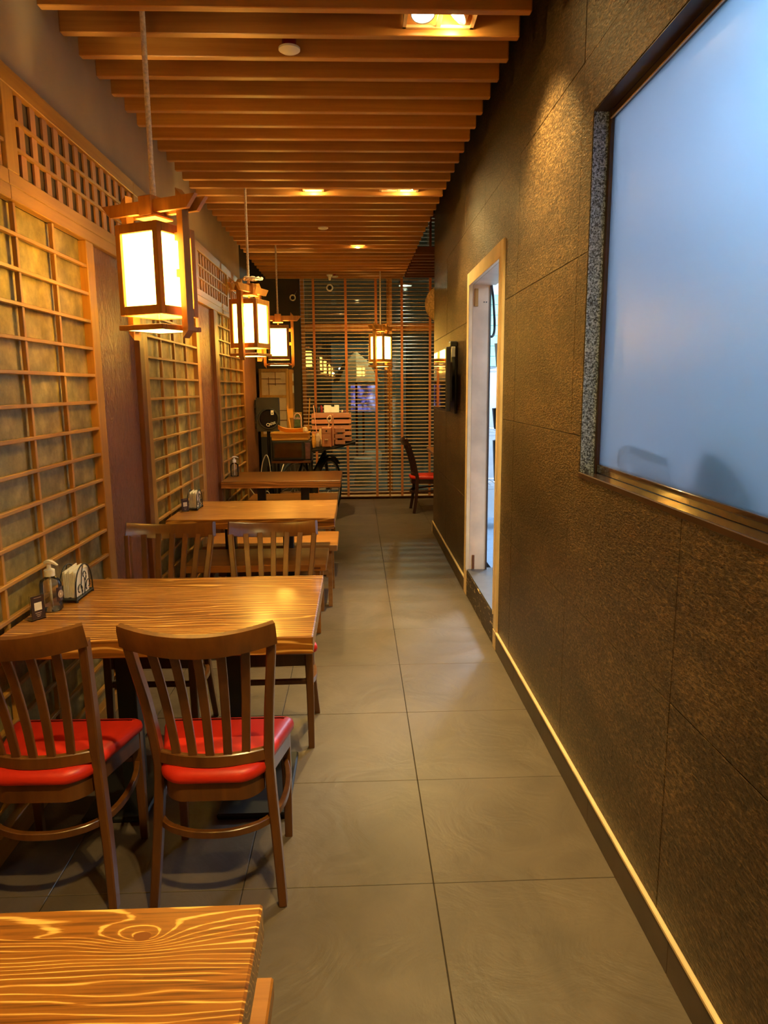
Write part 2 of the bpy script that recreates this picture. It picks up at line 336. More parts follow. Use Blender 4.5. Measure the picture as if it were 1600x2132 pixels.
# ------------------------------------------------------------------ mesh helpers
class MB:
    def __init__(s): s.v = []; s.f = []
    def add(s, vs, fs):
        o = len(s.v); s.v += [tuple(v) for v in vs]; s.f += [tuple(i+o for i in f) for f in fs]; return s
    def box(s, x0, x1, y0, y1, z0, z1, ch=0.0, R=None, c=None):
        """axis box, or, with R and c, a box given in the frame R about c; ch chamfers the edges"""
        x0, x1 = sorted((x0, x1)); y0, y1 = sorted((y0, y1)); z0, z1 = sorted((z0, z1))
        ch = min(ch, 0.45*min(x1-x0, y1-y0, z1-z0))
        vs, fs = [], []
        if ch <= 0:
            vs = [(x, y, z) for x in (x0, x1) for y in (y0, y1) for z in (z0, z1)]
            fs = [(0, 1, 3, 2), (4, 6, 7, 5), (0, 4, 5, 1), (2, 3, 7, 6), (0, 2, 6, 4), (1, 5, 7, 3)]
        else:
            idx = {}
            X, Y, Z = (x0, x1), (y0, y1), (z0, z1); sg = (1, -1)
            for i in (0, 1):
                for j in (0, 1):
                    for k in (0, 1):
                        for a in range(3):
                            p = [X[i]+sg[i]*ch, Y[j]+sg[j]*ch, Z[k]+sg[k]*ch]
                            p[a] = (X[i], Y[j], Z[k])[a]
                            idx[(i, j, k, a)] = len(vs); vs.append(tuple(p))
            def q(l): fs.append(tuple(idx[t] for t in l))
            for i in (0, 1):
                l = [(i, 0, 0, 0), (i, 1, 0, 0), (i, 1, 1, 0), (i, 0, 1, 0)]; q(l if i else l[::-1])
                l = [(0, i, 0, 1), (0, i, 1, 1), (1, i, 1, 1), (1, i, 0, 1)]; q(l if i else l[::-1])
                l = [(0, 0, i, 2), (1, 0, i, 2), (1, 1, i, 2), (0, 1, i, 2)]; q(l if i else l[::-1])
            for a in range(3):
                b, c_ = (a+1) % 3, (a+2) % 3
                for i in (0, 1):
                    for j in (0, 1):
                        def key(t, ax):
                            k = [0, 0, 0]; k[a] = t; k[b] = i; k[c_] = j; return (k[0], k[1], k[2], ax)
                        l = [key(0, b), key(1, b), key(1, c_), key(0, c_)]
                        q(l if (i == j) else l[::-1])
            for i in (0, 1):
                for j in (0, 1):
                    for k in (0, 1):
                        l = [(i, j, k, 0), (i, j, k, 1), (i, j, k, 2)]
                        q(l if (i+j+k) % 2 == 1 else l[::-1])
        if R is not None:
            vs = [tuple(R @ Vector(v) + Vector(c)) for v in vs]
        return s.add(vs, fs)
    def sweep(s, pts, prof, up=(0, 0, 1), scales=None, closed=False, cap=True):
        """prof: list of (a, b): a along side = tangent x up, b along the corrected up"""
        pts = [Vector(p) for p in pts]; n = len(pts); k = len(prof); up = Vector(up); vs = []
        for i, p in enumerate(pts):
            if closed: t = pts[(i+1) % n]-pts[i-1]
            else: t = pts[min(i+1, n-1)]-pts[max(i-1, 0)]
            t.normalize(); sd = t.cross(up)
            if sd.length < 1e-4: sd = t.cross(Vector((1, 0, 0)))
            sd.normalize(); u = sd.cross(t)
            f = scales[i] if scales else 1.0
            for a, b in prof: vs.append(p+sd*a*f+u*b*f)
        fs = []
        m = n if closed else n-1
        for i in range(m):
            j = (i+1) % n
            for q in range(k): fs.append((i*k+q, i*k+(q+1) % k, j*k+(q+1) % k, j*k+q))
        if cap and not closed:
            fs.append(tuple(range(k-1, -1, -1))); fs.append(tuple((n-1)*k+q for q in range(k)))
        return s.add(vs, fs)
    def tube(s, pts, r, n=8, closed=False, scales=None, up=(0, 0, 1)):
        return s.sweep(pts, [(r*math.cos(2*math.pi*i/n), r*math.sin(2*math.pi*i/n)) for i in range(n)], up, scales, closed)
    def lathe(s, prof, c=(0, 0, 0), n=20, R=None):
        vs, fs = [], []; k = len(prof)
        for i in range(n):
            a = 2*math.pi*i/n
            for r, z in prof: vs.append(Vector((r*math.cos(a), r*math.sin(a), z)))
        if R is not None: vs = [R @ v for v in vs]
        vs = [v+Vector(c) for v in vs]
        for i in range(n):
            j = (i+1) % n
            for q in range(k-1):
                fs.append((i*k+q, j*k+q, j*k+q+1, i*k+q+1))
        if prof[0][0] > 1e-6: fs.append(tuple(i*k for i in range(n-1, -1, -1)))
        if prof[-1][0] > 1e-6: fs.append(tuple(i*k+k-1 for i in range(n)))
        return s.add(vs, fs)
    def prism(s, poly, axis, a, b):
        """poly in the two other axes (cyclic order), extruded along axis from a to b"""
        n = len(poly); vs = []
        for t in (a, b):
            for p, q in poly:
                v = [0, 0, 0]; v[axis] = t; v[(axis+1) % 3] = p; v[(axis+2) % 3] = q; vs.append(tuple(v))
        fs = [tuple(range(n-1, -1, -1)), tuple(range(n, 2*n))]
        for i in range(n):
            j = (i+1) % n; fs.append((i, j, n+j, n+i))
        return s.add(vs, fs)
    def move(s, R=None, t=(0, 0, 0)):
        t = Vector(t); s.v = [tuple((R @ Vector(v) if R is not None else Vector(v))+t) for v in s.v]; return s
    def build(s, name, mat, parent=None, smooth=None, rebase=True, kind=None):
        off = Vector((0, 0, 0))
        if parent is not None: off = WORLD.get(parent.name, Vector((0, 0, 0)))
        elif rebase and s.v:
            xs = [v[0] for v in s.v]; ys = [v[1] for v in s.v]; zs = [v[2] for v in s.v]
            off = Vector(((min(xs)+max(xs))/2, (min(ys)+max(ys))/2, min(zs)))
        me = bpy.data.meshes.new(name)
        me.from_pydata([(v[0]-off.x, v[1]-off.y, v[2]-off.z) for v in s.v], [], s.f)
        me.materials.append(mat)
        import bmesh
        bm = bmesh.new(); bm.from_mesh(me); bmesh.ops.recalc_face_normals(bm, faces=bm.faces); bm.to_mesh(me); bm.free()
        if smooth:
            me.shade_smooth(); me.set_sharp_from_angle(angle=math.radians(smooth))
        me.update()
        o = bpy.data.objects.new(name, me); C.objects.link(o)
        if parent is not None:
            o.parent = parent; WORLD[o.name] = off.copy()
        else:
            o.location = off; WORLD[o.name] = off.copy()
        if kind: o['kind'] = kind
        return o
WORLD = {}     # world position of each parent whose children are given in world coordinates
def B(*a, ch=0.0): return MB().box(*a, ch=ch)
def thing(name, label, cat, loc=(0, 0, 0), group=None, local=False):
    o = bpy.data.objects.new(name, None); C.objects.link(o); o.location = loc; o.empty_display_size = 0.1
    o['label'] = label; o['category'] = cat
    if group: o['group'] = group
    WORLD[o.name] = Vector((0, 0, 0)) if local else Vector(loc)
    return o
def tag(o, label, cat, group=None):
    o['label'] = label; o['category'] = cat
    if group: o['group'] = group
    return o
def setting(name, loc=(0, 0, 0)):
    o = bpy.data.objects.new(name, None); C.objects.link(o); o.location = loc; o['kind'] = 'structure'; WORLD[o.name] = Vector(loc); return o
def piece(src, loc, parent):
    c = src.copy(); C.objects.link(c); c.parent = parent; c.location = loc; return c
def dup(root, loc, rotz, label, group=None):
    r = root.copy(); C.objects.link(r); r.location = loc; r.rotation_euler = (0, 0, rotz); r['label'] = label
    if group: r['group'] = group
    for ch in list(root.children):
        c = ch.copy(); C.objects.link(c); c.parent = r
        for g in list(ch.children):
            d = g.copy(); C.objects.link(d); d.parent = c
    return r
def text(name, body, size, mat, parent, R, loc, ext=0.0008):
    cu = bpy.data.curves.new(name, 'FONT'); cu.body = body; cu.size = size; cu.extrude = ext; cu.align_x = 'CENTER'; cu.align_y = 'CENTER'
    cu.materials.append(mat)
    o = bpy.data.objects.new(name, cu); C.objects.link(o); o.parent = parent
    me = bpy.data.meshes.new_from_object(o); bpy.data.objects.remove(o); bpy.data.curves.remove(cu)
    o = bpy.data.objects.new(name, me); C.objects.link(o); o.parent = parent
    off = WORLD.get(parent.name, Vector((0, 0, 0)))
    o.matrix_local = Matrix.Translation(Vector(loc)-off) @ R.to_4x4()
    return o
RX90 = Matrix.Rotation(math.radians(90), 3, 'X')      # text standing up, facing -y
def rotz(a): return Matrix.Rotation(a, 3, 'Z')

# ================================================================== THE SETTING
XL, XR, YF, YE = -1.2, 0.816, 9.95, 7.55
# ---- floor: 60 cm tiles
fl = B(-1.9, 3.0, -2.7, 10.3, -0.12, -0.006).build('floor', M_['grout'], rebase=False, kind='structure')
X0, Y0, T = 0.2223, 2.0027, 0.6
t0 = B(-0.2988, 0.2988, -0.2988, 0.2988, -0.006, 0.0, ch=0.0015).build('tile', M_['floor'], fl)
first = True
for j in range(-7, 14):
    for i in range(-3, 4):
        cx, cyy = X0+(i+0.5)*T-0.0, Y0+(j+0.5)*T
        if cx > XR+0.3 and cyy < YE-0.2: continue
        if first: t0.location = (cx, cyy, 0); first = False
        else: piece(t0, (cx, cyy, 0), fl)

# ---- right wall with embossed panels, cut round the window and the doorway
WIN = (0.55, 2.57, 1.227, 2.463)      # y0 y1 z0 z1
DOOR = (4.035, 5.18, 0.0, 2.30)
def rect_minus(r, h):
    y0, y1, z0, z1 = r; a0, a1, b0, b1 = h
    if a1 <= y0 or a0 >= y1 or b1 <= z0 or b0 >= z1: return [r]
    out = []
    if a0 > y0: out.append((y0, a0, z0, z1))
    if a1 < y1: out.append((a1, y1, z0, z1))
    m0, m1 = max(y0, a0), min(y1, a1)
    if b0 > z0: out.append((m0, m1, z0, b0))
    if b1 < z1: out.append((m0, m1, b1, z1))
    return out
wr = MB()
for r in [q for p in rect_minus((-2.6, YE, 0, 4.0), WIN) for q in rect_minus(p, DOOR)]:
    wr.box(XR+0.007, 0.95, r[0], r[1], r[2], r[3])
wr = wr.build('wall_right', M_['darkwall'], rebase=False, kind='structure')
YJ = [-2.6, -1.2, -0.23, 0.75, 1.73, 2.69, 3.685, 4.65, 5.46, 6.5, YE]
ZJ = [0.0, 0.72, 1.366, 2.009, 2.66, 3.305, 4.0]
for a, b_ in zip(YJ, YJ[1:]):
    for c, d in zip(ZJ, ZJ[1:]):
        rs = [q for p in rect_minus((a+.0012, b_-.0012, c+.0012, d-.0012), WIN) for q in rect_minus(p, DOOR)]
        if not rs: continue
        m = MB(); off = random.uniform(-0.0007, 0.0007)
        for r in rs: m.box(XR+off, XR+0.008, *r, ch=(0.0012 if len(rs) == 1 else 0.0))
        m.build('panel', M_['wall'], wr)
# wall end face by the alcove
B(XR, 0.97, YE, YE+0.008, 0, 4.0).build('end_panel', M_['wall'], wr)
# skirting with a cream top bead, in lengths
bs = setting('baseboard_right')
ys = [-2.6, -1.4, -0.2, 0.98, 1.62, 2.28, 2.93, 3.5, 3.98]
for a, b_ in zip(ys, ys[1:]): B(0.803, XR, a+.001, b_-.001, 0, 0.100, ch=.001).build('skirting_tile', M_['skirt'], bs)
B(0.803, XR, 5.26, 6.4, 0, 0.100, ch=.001).build('skirting_tile', M_['skirt'], bs)
B(0.803, XR, 6.402, YE, 0, 0.100, ch=.001).build('skirting_tile', M_['skirt'], bs)
B(0.801, XR, -2.6, 3.985, 0.100, 0.114, ch=.003).build('bead', M_['cream'], bs)
B(0.801, XR, 5.255, YE-0.03, 0.100, 0.114, ch=.003).build('bead', M_['cream'], bs)
B(0.799, XR, YE-0.035, YE+0.01, 0, 0.116, ch=.003).build('end_post', M_['cream'], bs)

# ---- doorway in the right wall: casing, lining, raised threshold
d1 = setting('door_1')
B(XR-0.014, XR+0.01, 3.985, 4.062, 0.115, 2.335, ch=.003).build('casing', M_['cream'], d1)
B(XR-0.014, XR+0.01, 5.13, 5.245, 0.0, 2.335, ch=.003).build('casing', M_['cream'], d1)
B(XR-0.0145, XR+0.01, 4.062, 5.13, 2.245, 2.335, ch=.003).build('head_casing', M_['cream'], d1)
B(XR-0.020, XR-0.013, 4.060, 4.070, 0.2, 2.25, ch=.002).build('bead', M_['cream'], d1)
B(XR-0.020, XR-0.013, 5.122, 5.134, 0.2, 2.25, ch=.002).build('bead', M_['cream'], d1)
B(XR-0.020, XR-0.013, 4.070, 5.122, 2.240, 2.252, ch=.002).build('bead', M_['cream'], d1)
B(XR-0.016, XR+0.01, 3.985, 4.062, 0.0, 0.115, ch=.003).build('casing_foot', M_['chipbase'], d1)
B(XR+0.01, 0.955, 5.13, 5.18, 0.2, 2.30).build('jamb_lining', M_['cream_worn'], d1)
B(XR+0.01, 0.985, 4.038, 4.062, 0.2, 2.30).build('jamb_lining', M_['cream_worn'], d1)
B(XR+0.01, 0.985, 4.062, 5.13, 2.245, 2.30).build('head_lining', M_['cream_worn'], d1)
B(0.944, 0.955, 5.121, 5.13, 0.2, 2.24).build('stop_strip', M_['alu'], d1)
B(0.845, 0.862, 5.122, 5.130, 0.205, 0.31, ch=.001).build('wood_stub', M_['trim'], d1)
B(0.838, 0.862, 5.118, 5.130, 2.10, 2.22, ch=.001).build('wood_stub', M_['frame'], d1)
for yy in (0.905, 0.922):
    MB().lathe([(0.0, 0), (0.004, 0), (0.004, 0.004), (0, 0.004)], (yy, 5.130, 2.13), 8, Matrix.Rotation(math.radians(90), 3, 'X')).build('screw_hole', M_['black'], d1)
B(XR-0.010, 1.02, 4.036, 5.18, 0.0, 0.19, ch=.003).build('step', M_['step'], d1)
B(XR-0.006, 1.02, 4.064, 5.178, 0.19, 0.2, ch=.002).build('threshold', plain('slate threshold', srgb(74, 70, 68), .4), d1)

# ---- frosted window in the right wall
w1 = setting('window_1')
y0, y1, z0, z1 = WIN
B(0.818, 0.868, y1-0.004, y1, z0, z1).build('reveal', M_['silver'], w1)
B(0.868, 0.90, y1-0.022, y1, z0, z1, ch=.002).build('frame_side', M_['alu'], w1)
B(0.818, 0.90, y0, y0+0.01, z0, z1).build('reveal', M_['silver'], w1)
B(0.818, 0.872, y0, y1-0.004, z0-0.002, z0+0.006, ch=.001).build('sill_ledge', M_['ledge'], w1)
B(0.812, 0.820, y0, y1, z0-0.012, z0+0.007, ch=.002).build('sill_edge', M_['alu'], w1)
B(0.872, 0.90, y0, y1-0.02, z0+0.006, z0+0.038, ch=.002).build('frame_bottom', M_['ledge'], w1)
B(0.818, 0.87, y0, y1-0.004, z1-0.004, z1).build('reveal_top', M_['alu'], w1)
B(0.872, 0.90, y0, y1-0.02, z1-0.030, z1-0.004, ch=.002).build('frame_top', M_['alu'], w1)
B(0.868, 0.873, y0, y1-0.02, z1-0.033, z1-0.029).build('sealant_bead', M_['cream'], w1)
B(0.882, 0.888, y0, y1-0.021, z0+0.036, z1-0.028).build('glass_pane', M_['frost'], w1)

# ---- kitchen seen through the doorway and behind the frosted pane
kw = MB(); kw.box(3.0, 3.1, -0.2, YE-0.1, 0, 3.0); kw.box(0.972, 3.1, YE-0.15, YE-0.05, 0, 3.0); kw.box(0.972, 3.1, -0.3, -0.2, 0, 3.0)
kw.build('wall_kitchen', M_['kitchen'], rebase=False, kind='structure')
B(0.972, 3.1, -0.3, YE-0.05, 3.0, 3.05).build('ceiling_kitchen', M_['kitchen'], rebase=False, kind='structure')
B(1.02, 3.0, -0.2, YE-0.15, 0.0, 0.17).build('floor_kitchen', M_['kfloor'], rebase=False, kind='structure')

# ---- left wall: plaster above the transoms, boards below
wl = MB(); wl.box(-1.42, -1.245, -2.6, 8.80, 0, 4.0); wl.box(-1.62, -1.42, 8.7, 10.1, 0, 4.0)
wl = wl.build('wall_left', M_['darkwall'], rebase=False, kind='structure')
B(-1.245, -1.225, -2.6, 7.93, 2.655, 3.15).build('plaster_band', M_['plaster'], wl)
B(-1.245, -1.222, -2.6, 1.96, 0, 2.655).build('board', M_['leather'], wl)
for a, b_ in ((3.45, 4.04), (5.62, 6.19)):
    B(-1.245, -1.213, a, b_, 0, 2.2).build('leather_panel', M_['leather'], wl)
B(-1.245, -1.213, 7.80, 8.80, 0, 2.655).build('leather_panel', M_['leather'], wl)
for a in (4.045, 6.20):
    B(-1.245, -1.186, a, a+0.082, 0.0, 2.2, ch=.003).build('edge_board', M_['trim'], wl)

# ---- far wall, dark, with the big window behind blinds
wf = MB(); wf.box(-1.62, -0.745, YF, YF+0.15, 0, 4.0); wf.box(-0.745, 2.35, YF, YF+0.15, 3.80, 4.0)
wf.build('wall_far', M_['darkwall'], rebase=False, kind='structure')
B(2.2, 2.35, YE-0.05, YF, 0, 4.0).build('wall_alcove', M_['darkwall'], rebase=False, kind='structure')
B(-1.62, 3.1, -2.7, -2.6, 0, 4.0).build('wall_back', M_['darkwall'], rebase=False, kind='structure')
cl = MB(); cl.box(-1.62, 3.1, -2.7, 10.1, 4.0, 4.1); cl.box(-1.245, 0.70, -2.6, 9.9, 3.15, 3.2)
cl.build('ceiling', M_['ceil'], rebase=False, kind='structure')
w2 = setting('window_2')
fr = [(-0.74, -0.69, 0, 3.8), (0.425, 0.50, 0, 3.8), (1.33, 1.38, 0, 3.8), (2.15, 2.2, 0, 3.8)]
for a, b_, c, d in fr: B(a, b_, YF+0.02, YF+0.08, c, d, ch=.004).build('frame_post', M_['postwood'], w2)
for a, b_ in ((-0.69, 0.425), (0.50, 1.33), (1.38, 2.15)):
    B(a, b_, YF+0.03, YF+0.08, 2.30, 2.405, ch=.004).build('frame_rail', M_['postwood'], w2)
    B(a, b_, YF+0.03, YF+0.08, 0.0, 0.10, ch=.004).build('frame_rail', M_['postwood'], w2)
    B(a, b_, YF+0.03, YF+0.08, 3.72, 3.80, ch=.004).build('frame_rail', M_['postwood'], w2)
    B(a, b_, YF+0.05, YF+0.056, 0.10, 2.30).build('glass_pane', M_['pane'], w2)
    B(a, b_, YF+0.05, YF+0.056, 2.405, 3.72).build('glass_pane', M_['pane'], w2)

# ================================================================== LEFT WALL SCREENS AND TRANSOMS
XF = -1.190
def shoji(ya, yb, label):
    """ya, yb: inner edges of the stiles; four bays 0.326 wide, bars every 0.12"""
    t = thing('shoji_screen', label, 'screen', (XF-0.03, (ya+yb)/2, 0), 'gold backed shoji screens on the left wall')
    B(XF-0.05, XF, ya-0.085, ya, 0.0, 2.2, ch=.003).build('stile', M_['frame'], t)
    B(XF-0.05, XF, yb, yb+0.09, 0.0, 2.2, ch=.003).build('stile', M_['frame'], t)
    B(XF-0.05, XF-0.001, ya, yb, 0.0, 0.09, ch=.003).build('rail', M_['frame_y'], t)
    B(XF-0.045, XF-0.036, ya, yb, 0.09, 2.2).build('backing_board', M_['gold'], t)
    n = 4; p = (yb-ya)/n
    v0 = B(XF-0.026, XF-0.009, ya+p-0.009, ya+p+0.009, 0.09, 2.199, ch=.0015).build('upright_bar', M_['frame'], t)
    for k in range(1, n-0-1): piece(v0, (0, k*p, 0), t)
    # cross bars, a little proud of the uprights
    h0 = B(XF-0.022, XF-0.004, ya-0.004, yb+0.004, 2.082, 2.096, ch=.0015).build('cross_bar', M_['frame_y'], t)
    for k in range(1, 17): piece(h0, (0, 0, -0.12*k), t)
    return t
shoji(2.05, 3.355, 'tall gold backed lattice screen beside the near tables, partly cut off on the left')
shoji(4.213, 5.515, 'tall gold backed lattice screen beside the second table, behind the big lantern')
shoji(6.372, 7.675, 'narrow looking farthest lattice screen on the left, next to the back corner')
def transom(ya, yb, label):
    t = thing('transom_lattice', label, 'lattice', (XF-0.02, (ya+yb)/2, 2.2), 'wooden lattices above the screens')
    B(XF-0.04, XF, ya-0.09, yb, 2.585, 2.652, ch=.003).build('top_rail', M_['frame_y'], t)
    B(XF-0.04, XF, ya-0.09, yb, 2.250, 2.300, ch=.003).build('bottom_rail', M_['frame_y'], t)
    B(XF-0.035, XF+0.002, ya-0.09, yb, 2.2005, 2.2495, ch=.003).build('lintel', M_['frame_y'], t)
    B(XF-0.04, XF-0.001, ya-0.09, ya, 2.300, 2.585, ch=.002).build('stile', M_['frame'], t)
    B(XF-0.035, XF-0.026, ya, yb, 2.300, 2.585).build('backing_board', M_['screenback'], t)
    for z in (2.393, 2.487): B(XF-0.024, XF-0.006, ya, yb, z-0.0065, z+0.0065, ch=.001).build('cross_bar', M_['frame_y'], t)
    n = max(2, int(round((yb-ya)/0.104))); p = (yb-ya)/n
    s0 = B(XF-0.024, XF-0.014, ya+p-0.052, ya+p-0.008, 2.300, 2.585, ch=.001).build('slat', M_['pale_slat'], t)
    for k in range(1, n): piece(s0, (0, k*p, 0), t)
    return t
transom(1.46, 2.665, 'wooden lattice above the first screen, cut off at the left edge of the photo')
transom(2.755, 4.13, 'large three row wooden lattice above the nearest screen, left of the big lantern')
transom(4.22, 5.60, 'three row wooden lattice mostly hidden behind the big lantern')
transom(5.69, 6.93, 'three row wooden lattice just right of the big lantern')
transom(7.02, 7.93, 'farthest short wooden lattice, behind the top of the second lantern')

# ================================================================== CEILING SLATS
def slats():
    m = None
    for k in range(-24, 34):
        y1 = 3.04+0.206*k
        xr = 0.700-0.0018*(k+1)
        if y1 > 9.85: break
        lab = 'ceiling batten'
        if m is None:
            o = B(-1.18, 0, -0.038, 0, 0, 0.125, ch=.003).build('ceiling_slat', M_['slat'], rebase=False)
            m = o
        else:
            o = m.copy(); C.objects.link(o)
        o.location = (0.0, y1, 2.97); o.scale = (1, 1, 1)
        o['label'] = 'orange brown wooden ceiling slat, one of the even row running across the room'
        o['category'] = 'slat'; o['group'] = 'wooden slats across the ceiling'
        yield o, xr
base = None
for o, xr in slats():
    if base is None: base = o
    o.scale = ((xr+1.18)/1.18, 1, 1); o.location.x = -1.18+1.18*o.scale[0]
def alcove_slats():
    m = None
    for k in range(0, 9):
        y1 = 8.16+0.206*k
        if y1 > 9.85: break
        if m is None:
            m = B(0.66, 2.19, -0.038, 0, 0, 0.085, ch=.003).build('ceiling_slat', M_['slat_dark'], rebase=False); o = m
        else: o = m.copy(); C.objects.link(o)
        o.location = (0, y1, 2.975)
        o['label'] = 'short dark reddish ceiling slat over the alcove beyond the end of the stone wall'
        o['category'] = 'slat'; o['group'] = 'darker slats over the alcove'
alcove_slats()

# ================================================================== CEILING FITTINGS
def downlight(name_loc, label, n=2, tilt=((0, -0.35), (0.75, 0.0))):
    x, y = name_loc; z = 2.998
    t = thing('recessed_downlight', label, 'lamp', (x, y, z), 'square recessed downlights')
    wdt = 0.135*n+0.02
    fr = MB(); hw, hy = wdt/2, 0.075
    fr.box(x-hw, x+hw, y-hy, y-hy+.014, z-.004, z+.006); fr.box(x-hw, x+hw, y+hy-.014, y+hy, z-.004, z+.006)
    fr.box(x-hw, x-hw+.014, y-hy, y+hy, z-.004, z+.006); fr.box(x+hw-.014, x+hw, y-hy, y+hy, z-.004, z+.006)
    if n == 2: fr.box(x-.01, x+.01, y-hy, y+hy, z-.003, z+.006)
    fr.build('frame', M_['brass'], t)
    bx = MB(); bx.box(x-hw, x+hw, y-hy, y+hy, z+.07, z+.075); bx.box(x-hw, x-hw+.003, y-hy, y+hy, z, z+.07); bx.box(x+hw-.003, x+hw, y-hy, y+hy, z, z+.07)
    bx.build('housing', M_['brass'], t)
    for i in range(n):
        cx = x+(i-(n-1)/2)*0.135
        ty, tx = tilt[i % len(tilt)][0], tilt[i % len(tilt)][1]
        R = Matrix.Rotation(ty, 3, 'Y') @ Matrix.Rotation(tx, 3, 'X')
        MB().lathe([(0.030, 0.028), (0.046, 0.0), (0.050, 0.0), (0.034, 0.04), (0.0, 0.045)], (cx, y, z+0.018), 20, R).build('lamp_ring', M_['steel'], t, smooth=40)
        MB().lathe([(0.0, 0.006), (0.043, 0.006), (0.043, 0.008), (0, 0.008)], (cx, y, z+0.018), 20, R).build('lamp_face', M_['lamp_on'], t)
    light('downlight_spill', 'POINT', (x+0.06 if n == 2 else x, y, 2.985), 3.0, WARM, shadow_soft_size=0.02)
    return t
downlight((0.355, 3.13), 'twin square recessed downlight between the nearest slats, top of the photo')
downlight((0.34, 5.60), 'twin recessed downlight half hidden by slats, nearer the stone wall')
downlight((-0.30, 5.60), 'recessed downlight whose pale edge shows between slats, middle of the ceiling', 1, ((0, -0.2),))
downlight((0.035, 7.74), 'single glowing recessed downlight, far down the corridor ceiling', 1, ((0, -0.5),))
def detector(x, y, label, red=False):
    t = thing('smoke_detector', label, 'detector', (x, y, 2.975), 'round white discs on the ceiling')
    MB().lathe([(0.0, 0.0), (0.036, 0.002), (0.046, 0.008), (0.046, 0.016), (0.030, 0.018)], (x, y, 2.955), 24).build('disc', M_['smoke'], t, smooth=40)
    MB().lathe([(0.030, 0.0), (0.030, 0.09), (0, 0.09)], (x, y, 2.974), 16).build('collar', M_['red'], t, smooth=40)
detector(-0.265, 3.33, 'round white detector with a red collar between the nearest slats')
detector(-0.28, 6.77, 'round white disc detector halfway along the slatted ceiling')
detector(-0.262, 9.62, 'tiny round white detector at the far end of the slatted ceiling')
def camera_ball(x, y, z, label, hang):
    t = thing('security_camera', label, 'camera', (x, y, z), 'small white round cameras at the back')
    R = Matrix.Rotation(math.radians(90), 3, 'X')
    MB().lathe([(0.0, 0.0), (0.034, 0.0), (0.044, 0.012), (0.042, 0.030), (0.034, 0.034), (0.027, 0.028), (0.026, 0.010), (0.0, 0.010)], (x, y, z), 20, R).build('ring', M_['white'], t, smooth=50)
    MB().lathe([(0.0255, 0.0095), (0.022, 0.022), (0.012, 0.029), (0, 0.031)], (x, y, z), 16, R).build('lens', M_['black'], t, smooth=50)
    if hang: MB().lathe([(0.0, -0.07), (0.014, -0.06), (0.018, -0.03), (0.040, 0.0), (0, 0.0)], (x, y+.02, 2.955-0.02), 16).build('mount', M_['white'], t, smooth=50)
    else: MB().tube([(x+.02, y, z+.03), (x+.045, y+.01, z+.07), (x+.05, y+.06, z+.10)], 0.003, 6).build('cable', M_['white'], t)
camera_ball(-0.835, 9.90, 2.735, 'small white ring camera on the dark back wall, left of the blinds', False)
camera_ball(-0.315, 9.25, 2.775, 'white ball camera hanging from the slats before the blinds', True)

# ================================================================== LANTERNS
def make_lantern():
    """local coordinates, origin on the cord axis, z = 0 at the underside of the body; D axis = x"""
    t = thing('pendant_lantern', 'x', 'lantern', (0, 0, 0), 'square paper lanterns on cords', local=True)
    h, W = 0.350, 0.110
    f = MB()
    for sx in (-1, 1):
        for sy in (-1, 1): f.box(sx*W-sx*0.026, sx*W, sy*W-sy*0.026, sy*W, 0, h, ch=.002)
    for z0_, z1_ in ((0.0, 0.036), (h-0.036, h)):
        for s_ in (-1, 1):
            f.box(-W+.026, W-.026, s_*W-s_*.022, s_*W, z0_, z1_, ch=.002); f.box(s_*W-s_*.022, s_*W, -W+.026, W-.026, z0_, z1_, ch=.002)
    f.build('frame', M_['lamp_wood'], t)
    for k, (a, b_) in enumerate(((-1, 0), (1, 0), (0, -1), (0, 1))):
        m = MB(); q = W-0.014
        if a: m.box(a*q-.0008, a*q+.0008, -W+.024, W-.024, .034, h-.034)
        else: m.box(-W+.024, W-.024, b_*q-.0008, b_*q+.0008, .034, h-.034)
        m.build('paper', M_['lampaper'], t)
    # top plate and centre block, pin, double beams, side boards
    B(-.052, .052, -.052, .052, h+.030, h+.038, ch=.001).build('top_plate', M_['lamp_wood'], t)
    B(-.034, .034, -.052, .052, h+.038, h+.115, ch=.003).build('centre_block', M_['lamp_wood'], t)
    MB().tube([(0, 0, h+.0), (0, 0, h+.031)], .007, 10).build('pin', M_['lamp_wood'], t)
    for s_ in (-1, 1):
        poly = [(-0.245, h+.098), (-0.200, h+.050), (0.200, h+.050), (0.245, h+.098)]
        # the beam: z, x polygon extruded along y
        MB().prism([(z_, x_) for x_, z_ in poly], 1, s_*0.030-0.010, s_*0.030+0.010).build('beam', M_['lamp_wood'], t)
    for s_ in (-1, 1):
        xo = s_*0.146; th = 0.014
        poly = [(xo-th, -.090), (xo+th, -.060), (xo+th, h+.105), (xo-th, h+.135)] if s_ > 0 else [(xo-th, -.060), (xo+th, -.090), (xo+th, h+.135), (xo-th, h+.105)]
        MB().prism([(z_, x_) for x_, z_ in poly], 1, -0.0195, 0.0195).build('side_board', M_['lamp_wood'], t)
        B(s_*0.110, s_*0.133, -.012, .012, .15, .18).build('peg', M_['lamp_wood'], t)
        B(s_*0.110, s_*0.133, -.012, .012, h-.06, h-.03).build('peg', M_['lamp_wood'], t)
    # bottom tray
    tr = MB(); q = .116
    for s_ in (-1, 1):
        tr.box(-q, q, s_*q-s_*.022, s_*q, -.058, -.038, ch=.002); tr.box(s_*q-s_*.022, s_*q, -q+.022, q-.022, -.058, -.038, ch=.002)
    for s_ in (-1, 1): tr.box(s_*.116, s_*.1325, -.012, .012, -.056, -.040)
    tr.build('tray', M_['lamp_wood'], t)
    B(-.094, .094, -.094, .094, -.0565, -.0550).build('tray_diffuser', M_['lampaper'], t)
    MB().lathe([(0, -.05), (.018, -.046), (.030, -.028), (.032, -.008), (.022, .018), (.014, .034), (.014, .05), (0, .05)], (0, 0, .10), 16).build('bulb', M_['bulb'], t, smooth=60)
    return t
